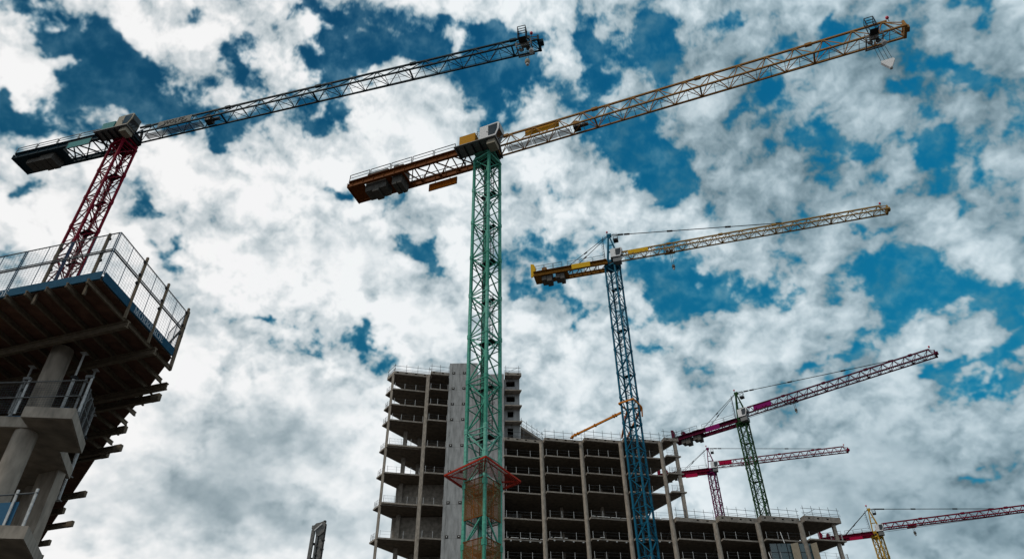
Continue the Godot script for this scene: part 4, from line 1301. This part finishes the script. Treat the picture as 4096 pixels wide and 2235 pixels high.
	for i in 4:
		var w: Array = wins[i]
		var bot: float = wins[i + 1][0] if i < 3 else 62.3
		block(t, "stair_wall", Vector3(xs[0], bot, wz - 0.3), Vector3(w[3], w[0], wz), M.concrete_wall)
		block(t, "stair_wall", Vector3(w[4], bot, wz - 0.3), Vector3(xs[1], w[0], wz), M.concrete_wall)
		block(t, "stair_wall", Vector3(w[3], w[1], wz - 0.3), Vector3(w[4], w[0], wz), M.concrete_wall)
		if w[2] > bot + 0.05:
			block(t, "stair_wall", Vector3(w[3], bot, wz - 0.3), Vector3(w[4], w[2], wz), M.concrete_wall)
		block(t, "stair_wall", Vector3(xs[1] - 0.25, bot, -124.0), Vector3(xs[1], w[0], wz - 0.3), M.concrete_wall)
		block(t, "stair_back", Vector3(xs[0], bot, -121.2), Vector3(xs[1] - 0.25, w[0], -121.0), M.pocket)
		if i > 0:
			slab(t, "landing_slab", PackedVector2Array([Vector2(-1.6, -117.45), Vector2(1.47, -117.7), Vector2(1.1, -119.0), Vector2(1.1, -119.6), Vector2(-1.75, -119.6)]), w[0] - 0.02, w[0] + 0.2, M.concrete)
	block(t, "stair_wall", Vector3(-1.75, 0, -126.0), Vector3(1.05, 62.28, -125.7), M.concrete_wall)
	fascia(t, Vector3(-1.6, 75.3, -117.45), Vector3(1.47, 75.3, -117.7), 0.55, [0.22, 0.8], M.concrete)
	slab(t, "landing_slab", PackedVector2Array([Vector2(-1.6, -117.75), Vector2(1.47, -118.0), Vector2(1.1, -119.0), Vector2(1.1, -123.6), Vector2(-1.75, -123.6)]), 75.31, 75.8, M.concrete)
	# sloping-plan roof behind the stair tower
	slab(t, "roof_slab", PackedVector2Array([Vector2(1.1, -118.7), Vector2(5.25, -124.4), Vector2(1.1, -127.6)]), 65.15, 65.6, M.concrete)
	tube_rail("roof_guardrail", "scaffold tube guardrail running down behind the stair tower windows", [Vector3(1.3, 65.6, -118.95), Vector3(5.1, 65.6, -124.2)], 1.2, 1.8)
	tube_rail("roof_guardrail", "scaffold tube guardrail on the open corner of the tallest roof", [Vector3(-23.2, 75.95, -118.7), Vector3(-21.75, 75.95, -116.7), Vector3(-15.6, 75.95, -118.1)], 1.25, 2.2)
	tube_rail("roof_guardrail", "short scaffold tube guardrail between the tallest roof corner and the lift core", [Vector3(-15.0, 75.95, -117.0), Vector3(-11.9, 75.95, -117.7)], 1.25, 1.6)
	tube_rail("roof_guardrail", "scaffold tube guardrail on top of the small stair tower", [Vector3(-1.4, 75.85, -117.7), Vector3(1.0, 75.85, -117.9)], 1.2, 2.0, true)

# ---------------------------------------------------------------- frame on the left with its formwork deck

func v3(p: Vector2, y: float) -> Vector3:
	return Vector3(p.x, y, p.y)

func near_frame() -> void:
	var t := thing("concrete_frame", "nearby concrete frame seen from below with round columns and stepped balcony slabs", "building", Vector3.ZERO, 0.0, "concrete frames under construction")
	# the balcony floors: teeth step back along the right-hand side
	var teeth := PackedVector2Array([Vector2(-26.0, -23.3), Vector2(-17.6, -24.18), Vector2(-17.46, -23.4), Vector2(-15.72, -23.6), Vector2(-16.6, -26.3), Vector2(-17.35, -26.12), Vector2(-18.1, -28.5), Vector2(-18.95, -28.3), Vector2(-19.65, -30.6), Vector2(-20.55, -30.85), Vector2(-21.15, -32.6), Vector2(-21.95, -32.85), Vector2(-22.6, -34.6), Vector2(-23.5, -35.0), Vector2(-24.2, -37.0), Vector2(-25.0, -37.3), Vector2(-25.8, -39.4), Vector2(-26.6, -39.7), Vector2(-27.4, -41.8), Vector2(-28.2, -42.1), Vector2(-29.2, -44.4), Vector2(-30.2, -44.8), Vector2(-31.2, -47.0), Vector2(-40.0, -44.0), Vector2(-36.0, -30.0)])
	for ly in [14.85, 10.55, 6.3, 2.4]:
		slab(t, "floor_slab", teeth, ly, ly + 0.42, M.concrete_column)
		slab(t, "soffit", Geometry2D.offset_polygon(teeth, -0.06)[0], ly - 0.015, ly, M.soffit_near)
	# columns
	for q in [[-17.85, -24.6, 0.4], [-19.9, -29.5, 0.45], [-23.4, -33.8, 0.45], [-27.5, -40.5, 0.45], [-24.5, -25.4, 0.5]]:
		round_column(t, q[0], q[1], 0.0, 18.5, q[2])
	slab(t, "blade_column", PackedVector2Array([Vector2(-19.1, -28.0), Vector2(-18.1, -27.6), Vector2(-18.0, -28.0), Vector2(-19.0, -28.4)]), 10.97, 14.84, M.concrete_column)
	slab(t, "blade_column", PackedVector2Array([Vector2(-17.9, -25.6), Vector2(-17.3, -25.4), Vector2(-17.2, -25.9), Vector2(-17.8, -26.1)]), 6.7, 10.54, M.concrete_column)
	block(t, "inner_wall", Vector3(-33.0, 0.0, -37.0), Vector3(-26.0, 18.5, -36.7), M.concrete)
	block(t, "inner_wall", Vector3(-26.3, 0.0, -36.7), Vector3(-26.0, 18.5, -29.0), M.concrete)

func formwork_deck() -> void:
	var t := thing("formwork_deck", "timber formwork deck with beams under it cantilevered from the nearby concrete frame", "formwork")
	var K := Vector2(-14.68, -20.55)
	var E := Vector2(-13.95, -25.55)
	var sheet := PackedVector2Array([Vector2(-30.0, -24.4), K, E, Vector2(-14.9, -26.75), Vector2(-16.9, -29.3), Vector2(-18.5, -31.2), Vector2(-21.5, -35.2), Vector2(-24.4, -39.1), Vector2(-27.4, -43.1), Vector2(-30.7, -47.6), Vector2(-36.0, -55.0), Vector2(-44.0, -50.0), Vector2(-38.0, -32.0)])
	# plywood sheets laid side by side, split along the joist direction
	var u := (E - K).normalized()
	var v := Vector2(-u.y, u.x)
	if v.x > 0.0: v = -v
	for i in range(-1, 24):
		var s0 := i * 1.22; var s1 := (i + 1) * 1.22 - 0.008
		for r in range(-2, 16):
			var r0 := r * 2.44 + (1.22 if i % 2 else 0.0); var r1 := r0 + 2.432
			var quad := PackedVector2Array([K + v * s0 + u * r0, K + v * s1 + u * r0, K + v * s1 + u * r1, K + v * s0 + u * r1])
			for piece in Geometry2D.intersect_polygons(quad, sheet):
				slab(t, "plywood_sheet", piece, 18.68, 18.7, M.ply)
	slab(t, "deck_slab", Geometry2D.offset_polygon(sheet, -0.05)[0], 18.71, 18.95, M.concrete)
	# joists along the near edge direction
	for i in 16:
		var a := K + v * (0.35 + i * 0.86) + u * (-0.25 - 0.2 * (i % 3))
		var b := K + v * (0.35 + i * 0.86) + u * 12.0
		var clipped := Geometry2D.intersect_polyline_with_polygon(PackedVector2Array([a, b]), Geometry2D.offset_polygon(sheet, 0.22)[0])
		for c in clipped:
			var j := Join.new(self)
			j.bar(v3(c[0], 18.66), v3(c[c.size() - 1], 18.66), 0.08, 0.04)
			j.bar(v3(c[0], 18.50), v3(c[c.size() - 1], 18.50), 0.08, 0.04)
			j.bar(v3(c[0], 18.58), v3(c[c.size() - 1], 18.58), 0.03, 0.14)
			made(t, "joist", j, M.timber)
	# main bearers across, running out past the slab on the right-hand side
	var w := Vector2(5.6, 1.75).normalized()
	var ends := [Vector2(-14.45, -22.7), Vector2(-14.1, -24.5), Vector2(-14.6, -27.1), Vector2(-15.25, -28.0), Vector2(-17.85, -30.8), Vector2(-18.8, -32.6), Vector2(-19.7, -33.25), Vector2(-22.85, -37.8), Vector2(-25.0, -39.95), Vector2(-25.4, -41.85), Vector2(-28.1, -44.7), Vector2(-29.8, -47.2)]
	for i in ends.size():
		var e: Vector2 = ends[i]
		var j := Join.new(self)
		var y := 18.31 - 0.004 * (i % 3)
		var l := 9.0
		j.bar(v3(e, y + 0.13), v3(e - w * l, y + 0.13), 0.16, 0.05)
		j.bar(v3(e, y - 0.13), v3(e - w * l, y - 0.13), 0.16, 0.05)
		j.bar(v3(e, y), v3(e - w * l, y), 0.06, 0.22)
		made(t, "bearer", j, M.timber)
		if i > 2:
			bar(t, "bearer_end", v3(e + w * 0.02, y), v3(e - w * 0.4, y), 0.18, 0.32, M.timber)
	# steel props under the bearers
	for q in [Vector2(-16.8, -24.4), Vector2(-16.9, -25.6), Vector2(-19.3, -25.3), Vector2(-18.6, -29.2), Vector2(-20.2, -31.6), Vector2(-22.0, -33.5)]:
		var pr := node(t, "prop")
		rod(pr, "outer_tube", v3(q, 15.28), v3(q, 17.1), 0.06, M.galvanised)
		rod(pr, "inner_tube", v3(q, 17.1), v3(q, 18.2), 0.042, M.galvanised)
		block(pr, "collar", v3(q, 17.0) + Vector3(-0.1, 0, -0.1), v3(q, 17.0) + Vector3(0.1, 0.12, 0.1), M.dark_steel)
		block(pr, "head_plate", v3(q, 18.16) + Vector3(-0.12, 0, -0.12), v3(q, 18.16) + Vector3(0.12, 0.02, 0.12), M.galvanised)
		block(pr, "base_plate", v3(q, 15.27) + Vector3(-0.12, 0, -0.12), v3(q, 15.27) + Vector3(0.12, 0.02, 0.12), M.galvanised)

func mesh_barrier(label: String, a: Vector3, b: Vector3, h: float, posts: Array, lean := Vector3.ZERO) -> void:
	# two rows of welded mesh panel in a tube frame, clamped to timber posts
	var t := thing("mesh_barrier", label, "barrier", a, 0.0, "mesh barriers round the formwork deck")
	var u := (b - a)
	var l := u.length()
	u /= l
	var up := Vector3.UP * h
	var split := 0.57
	for y in [0.02, split - 0.012, split + 0.035, 1.0]:
		rod(t, "rail", up * y, u * l + up * y, 0.022 if y != split - 0.012 else 0.034, M.rail_steel)
	for x in [0.01, 0.5, 0.99]:
		rod(t, "stile", u * l * x + up * 0.02, u * l * x + up, 0.02 if x != 0.5 else 0.014, M.toe_blue)
	var j := Join.new(self)
	var n := int(l / 0.15)
	for k in n:
		var q := u * l * (k + 0.5) / n
		j.bar(q + up * 0.03, q + up * 0.99, 0.005)
	var rows := int(h / 0.12)
	for k in rows:
		var y := (k + 0.5) / rows
		j.bar(up * y, u * l + up * y, 0.005)
	var wm := made(t, "wire_mesh", j, M.rail_steel)
	var side := Vector3(u.z, 0, -u.x)
	for x in posts:
		var q: Vector3 = u * l * x - side * 0.09
		bar(t, "post", q - Vector3.UP * 0.75, q + up * 1.07, 0.085, 0.085, M.timber)
		for y in [0.42, 0.62, 0.93]:
			bar(t, "clamp", q + up * y - u * 0.12, q + up * y + u * 0.05, 0.07, 0.09, M.dark_steel)

func toe_board(label: String, a: Vector3, b: Vector3, words: Array) -> void:
	var t := thing("toe_board", label, "toe board", a, 0.0, "blue toe boards along the formwork deck")
	var u := (b - a).normalized()
	var l := a.distance_to(b)
	var side := Vector3(u.z, 0, -u.x)
	put(t, "board", box_mesh, M.toe_blue, Transform3D(Basis(u * l, Vector3.UP * 0.36, side * 0.03), u * l * 0.5 + Vector3.UP * 0.18))
	var yaw := atan2(-u.z, u.x)
	for q in words:
		var at: Vector3 = u * l * q[1] + Vector3.UP * 0.165 + side.normalized() * (0.022 if q[2] else -0.022)
		var flip := PI if q[2] else 0.0
		var o := t
		lettering(t, t, q[0], at, yaw + flip, 0.36, M.letter_grey, true)
		bar(t, "letter_line", u * (l * q[1] - 1.0) + Vector3.UP * 0.045 + at - (u * l * q[1] + Vector3.UP * 0.165), u * (l * q[1] + 1.0) + Vector3.UP * 0.045 + at - (u * l * q[1] + Vector3.UP * 0.165), 0.012, 0.012, M.letter_grey)

func deck_edge() -> void:
	var y := 18.97
	var K := Vector3(-14.68, y, -20.55)
	var E := Vector3(-13.95, y, -25.55)
	var W := Vector3(-22.9, y, -22.58)
	var h := 2.05
	var dr := E - K
	mesh_barrier("mesh barrier next to the deck corner on the short edge", K, K + dr * 0.34, h, [0.97])
	mesh_barrier("mesh barrier above the lettering on the short deck edge", K + dr * 0.345, K + dr * 0.68, h, [0.93])
	mesh_barrier("mesh barrier at the far end of the short deck edge", K + dr * 0.685, E, h, [0.98])
	var dl := W - K
	mesh_barrier("mesh barrier next to the deck corner on the long edge", K + dl * 0.005, K + dl * 0.245, h, [0.27])
	mesh_barrier("mesh barrier standing right in front of the crimson mast", K + dl * 0.25, K + dl * 0.49, h, [0.3])
	mesh_barrier("mesh barrier above the lettering on the long deck edge", K + dl * 0.495, K + dl * 0.735, h, [0.9])
	mesh_barrier("mesh barrier farthest from the corner on the long deck edge", K + dl * 0.74, W, h, [0.9])
	mesh_barrier("mesh barrier seen edge-on at the far deck corner", E + Vector3(0, 0, -0.06), E + Vector3(-1.3, 0, -1.5), h, [0.05])
	toe_board("blue toe board with pale serif lettering on the short deck edge", K + Vector3(0.06, -0.26, 0), E + Vector3(0.06, -0.26, 0), [["MORRISROE", 0.60, false]])
	toe_board("blue toe board on the long deck edge below the crimson mast", K + Vector3(0, -0.26, 0.06), W + Vector3(0, -0.26, 0.06), [["MORRISROE", 0.59, true]])
	# the balcony below
	var t := thing("edge_screen", "tube and mesh edge screen with blue sheeting on the balcony slab below", "guardrail")
	var p0 := Vector3(-15.95, 15.27, -23.85); var p1 := Vector3(-21.0, 15.27, -24.0)
	for q in [0.0, 0.47, 0.95]:
		var a := p0.lerp(p1, q)
		var gp := node(t, "panel_post")
		bar(gp, "channel", a, a + Vector3.UP * 1.5, 0.035, 0.08, M.tube_steel)
		bar(gp, "channel", a + Vector3(0.2, 0, 0), a + Vector3(0.2, 1.5, 0), 0.035, 0.08, M.galvanised)
		block(gp, "clamp", a + Vector3(-0.04, 1.42, -0.06), a + Vector3(0.24, 1.52, 0.06), M.tube_steel)
	for yy in [0.62, 1.28]:
		rod(t, "rail", p0 + Vector3.UP * yy + Vector3(0.1, 0, 0.08), p1 + Vector3.UP * yy + Vector3(0, 0, 0.08), 0.024, M.tube_steel)
	var j := Join.new(self)
	for k in 50:
		var a := p0.lerp(p1, (k + 0.5) / 50.0)
		j.bar(a, a + Vector3.UP * 1.4, 0.006)
	for k in 14:
		j.bar(p0 + Vector3.UP * (0.05 + k * 0.1), p1 + Vector3.UP * (0.05 + k * 0.1), 0.006)
	made(t, "wire_mesh", j, M.rail_steel)
	block(t, "blue_sheet", Vector3(-17.3, 15.28, -24.1), Vector3(-16.3, 15.58, -24.06), M.netting_blue)
	block(t, "blue_sheet", Vector3(-18.9, 15.28, -24.6), Vector3(-17.7, 15.55, -24.55), M.netting_blue)
	var t2 := thing("edge_screen", "tube and mesh edge screen along the side of the balcony slab below", "guardrail")
	var s0 := Vector3(-15.85, 15.27, -23.85); var s1 := Vector3(-16.6, 15.27, -26.1)
	for q in [0.12, 0.3, 0.6, 0.9]:
		var a := s0.lerp(s1, q)
		bar(t2, "post", a, a + Vector3.UP * 1.35, 0.035, 0.06, M.tube_steel)
	for yy in [0.6, 1.25]:
		rod(t2, "rail", s0 + Vector3.UP * yy, s1 + Vector3.UP * yy, 0.026, M.tube_steel)
	rod(t2, "diagonal", s0 + Vector3.UP * 0.1, s0.lerp(s1, 0.5) + Vector3.UP * 1.25, 0.024, M.tube_steel)
	var j2 := Join.new(self)
	for k in 18:
		var a := s0.lerp(s1, (k + 0.5) / 18.0)
		j2.bar(a, a + Vector3.UP * 1.3, 0.006)
	for k in 12:
		j2.bar(s0 + Vector3.UP * (0.05 + k * 0.1), s1 + Vector3.UP * (0.05 + k * 0.1), 0.006)
	made(t2, "wire_mesh", j2, M.rail_steel)
	var t3 := thing("edge_screen", "edge screen with blue netting on the lower balcony slab", "guardrail")
	var r0 := Vector3(-16.0, 10.98, -23.8); var r1 := Vector3(-18.5, 10.98, -24.1)
	rod(t3, "rail", r0 + Vector3.UP * 1.2, r1 + Vector3.UP * 1.2, 0.03, M.rail_steel)
	for q in [0.02, 0.3, 0.6]:
		bar(t3, "post", r0.lerp(r1, q), r0.lerp(r1, q) + Vector3.UP * 1.35, 0.05, 0.08, M.galvanised)
	var sc := r0.lerp(r1, 0.4)
	put(t3, "blue_sheet", box_mesh, M.netting_blue, Transform3D(Basis((r1 - r0) * 0.34, Vector3.UP * 0.8, Vector3(0, 0, 0.02)), sc + Vector3(0, 0.55, -0.06)))

# ---------------------------------------------------------------- other things on the cranes and the site

func site_things() -> void:
	# red collar round the turquoise mast
	var c := thing("anti_climb_collar", "red square collar with mesh sheets round the turquoise mast", "guard", Vector3(-2.85, 30.0, -62.3))
	var q := [Vector3(0.44, 0, 4.35), Vector3(3.35, 0, -0.7), Vector3(-0.45, 0, -4.3), Vector3(-3.3, 0, 0.78)]
	for k in 4:
		var a: Vector3 = q[k]; var b: Vector3 = q[(k + 1) % 4]
		var j := Join.new(self)
		j.bar(a, b, 0.1, 0.16)
		j.bar(a * 0.9 - Vector3.UP * 0.12, b * 0.9 - Vector3.UP * 0.12, 0.06)
		made(c, "beam", j, M.collar_red)
		var ia := a * 0.4; var ib := b * 0.4
		put(c, "mesh_sheet", prism_mesh(PackedVector2Array([Vector2(a.x, a.z), Vector2(b.x, b.z), Vector2(ib.x, ib.z), Vector2(ia.x, ia.z)]), -0.17, -0.15), M.screen_red)
		bar(c, "strut", a, a * 0.42 - Vector3.UP * 0.2, 0.1, 0.1, M.collar_red)
	# amber screens on the mast faces
	var turn := deg_to_rad(-35.4)
	for band in [[26.1, 29.55, "upper"], [20.0, 24.25, "lower"]]:
		var s := thing("mast_screen", "%s amber mesh screen wrapped round the turquoise mast below the red collar" % band[2], "screen", Vector3(-2.85, 0, -62.4), turn, "amber mesh screens on the turquoise mast")
		for k in 4:
			var a := corner(k, 2.46, 0.0); var b := corner(k + 1, 2.46, 0.0)
			var mid := (a + b) * 0.5
			var d := (b - a).normalized()
			put(s, "mesh_sheet", box_mesh, M.screen_amber, Transform3D(Basis(d * 2.1, Vector3.UP * (band[1] - band[0]), d.cross(Vector3.UP) * 0.012), mid + Vector3.UP * (band[0] + band[1]) * 0.5))
			bar(s, "stiffener", mid + d.cross(Vector3.UP) * -0.04 + Vector3.UP * band[0], mid + d.cross(Vector3.UP) * -0.04 + Vector3.UP * band[1], 0.05, 0.05, M.board_orange)
			for y in band.slice(0, 2):
				bar(s, "edge_bar", a.lerp(b, 0.08) + Vector3.UP * y, a.lerp(b, 0.92) + Vector3.UP * y, 0.06, 0.06, M.girder_brown)
	# orange tie between blue mast and roof
	var t := thing("mast_tie", "orange collar round the blue mast with struts to the roof edge", "mast tie")
	var f := [Vector3(16.42, 60.8, -103.15), Vector3(18.55, 60.8, -101.75), Vector3(20.2, 60.8, -104.4), Vector3(17.9, 60.8, -105.2)]
	for k in 4:
		bar(t, "collar_beam", f[k], f[(k + 1) % 4], 0.16, 0.26, M.tie_orange)
	var sa := Vector3(16.75, 59.5, -103.7); var sb := Vector3(9.95, 62.75, -117.7)
	var dd := (sb - sa).normalized()
	bar(t, "strut", sa, sb, 0.26, 0.3, M.tie_orange)
	for u in [0.1, 0.14, 0.5, 0.86, 0.92]:
		var m := sa.lerp(sb, u)
		bar(t, "strut_clamp", m - dd * 0.1, m + dd * 0.1, 0.46, 0.46, M.tie_orange)
	bar(t, "foot_plate", sb - Vector3(0.3, 0.3, -0.1), sb + Vector3(0.3, -0.25, 0.1), 0.5, 0.12, M.tie_orange)
	for g in [[Vector3(20.1, 60.7, -104.5), Vector3(19.6, 62.4, -117.6)], [Vector3(17.95, 60.6, -105.3), Vector3(18.6, 62.4, -117.6)]]:
		bar(t, "strut", g[0], g[1], 0.28, 0.28, M.tie_orange)
		bar(t, "strut_clamp", g[0].lerp(g[1], 0.2), g[0].lerp(g[1], 0.23), 0.5, 0.5, M.collar_red)
	bar(t, "hanger", Vector3(20.2, 60.7, -104.4), Vector3(20.1, 59.2, -104.5), 0.2, 0.2, M.tie_orange)
	# folded concrete pump boom
	var b := thing("pump_boom", "grey folded concrete pump boom sticking up alone beside the tallest frame", "concrete pump", Vector3(-15.5, 0, -58.0))
	var boom := func(called: String, x0: float, x1: float, w: float, d: float, top: float, z: float) -> void:
		put(b, called, side_prism(PackedVector2Array([Vector2(x0 - w * 0.5, 0), Vector2(x0 + w * 0.5, 0), Vector2(x1 + w * 0.45, top - 0.1), Vector2(x1, top), Vector2(x1 - w * 0.45, top - 0.25)]), z - d * 0.5, z + d * 0.5), M.boom_grey)
	boom.call("boom_arm", -0.56, -0.36, 0.27, 0.3, 24.05, 0.2)
	boom.call("boom_arm", -0.1, -0.02, 0.27, 0.32, 23.75, -0.05)
	boom.call("boom_arm", 0.30, 0.36, 0.40, 0.36, 24.35, 0.05)
	put(b, "elbow_plate", side_prism(PackedVector2Array([Vector2(-0.42, 23.75), Vector2(-0.4, 24.15), Vector2(-0.2, 24.38), Vector2(0.1, 24.44), Vector2(0.34, 24.55), Vector2(0.56, 24.42), Vector2(0.5, 23.7), Vector2(0.12, 23.35), Vector2(-0.12, 23.5), Vector2(-0.18, 23.9)]), 0.24, 0.34), M.boom_grey)
	block(b, "elbow_lug", Vector3(0.32, 24.5, 0.0), Vector3(0.5, 24.66, 0.2), M.dark_steel)
	block(b, "elbow_lug", Vector3(-0.5, 23.95, 0.1), Vector3(-0.32, 24.2, 0.36), M.boom_grey)
	rod(b, "hydraulic_ram", Vector3(-0.24, 23.75, 0.4), Vector3(0.3, 24.3, 0.4), 0.06, M.galvanised)
	rod(b, "hydraulic_ram", Vector3(-0.06, 20.8, 0.2), Vector3(0.02, 23.4, 0.2), 0.08, M.tube_steel)
	rod(b, "delivery_pipe", Vector3(0.50, 0.4, 0.3), Vector3(0.58, 24.3, 0.3), 0.06, M.dark_steel)
	for y in [23.0, 22.3, 21.5, 20.6]:
		block(b, "pipe_clamp", Vector3(0.4, y, 0.15), Vector3(0.64, y + 0.12, 0.38), M.black)
	for y in [22.75, 21.6]:
		block(b, "cross_link", Vector3(-0.42, y, 0.0), Vector3(0.0, y + 0.12, 0.25), M.dark_steel)
	for y in [22.6, 22.0, 21.2, 20.4]:
		put(b, "pin", rod_mesh, M.black, Transform3D(Basis(Vector3.RIGHT, PI / 2) * Basis.from_scale(Vector3(0.2, 0.5, 0.2)), Vector3(0.08, y, 0.05)))
	block(b, "outrigger_base", Vector3(-1.4, 0, -1.6), Vector3(1.4, 1.3, 1.6), M.boom_grey)

func ground() -> void:
	var g := MeshInstance3D.new()
	g.name = "ground"
	var pm := PlaneMesh.new()
	pm.size = Vector2(3000, 3000)
	g.mesh = pm
	g.material_override = M.ground
	g.set_meta("kind", "structure")
	add_child(g)

func _ready() -> void:
	box_mesh = BoxMesh.new()
	rod_mesh = CylinderMesh.new()
	rod_mesh.top_radius = 0.5
	rod_mesh.bottom_radius = 0.5
	rod_mesh.height = 1.0
	rod_mesh.radial_segments = 12
	rod_mesh.rings = 0
	view_and_light()
	materials()
	ground()
	tower_block()
	middle_block()
	low_block()
	near_frame()
	formwork_deck()
	deck_edge()
	cranes()
	site_things()
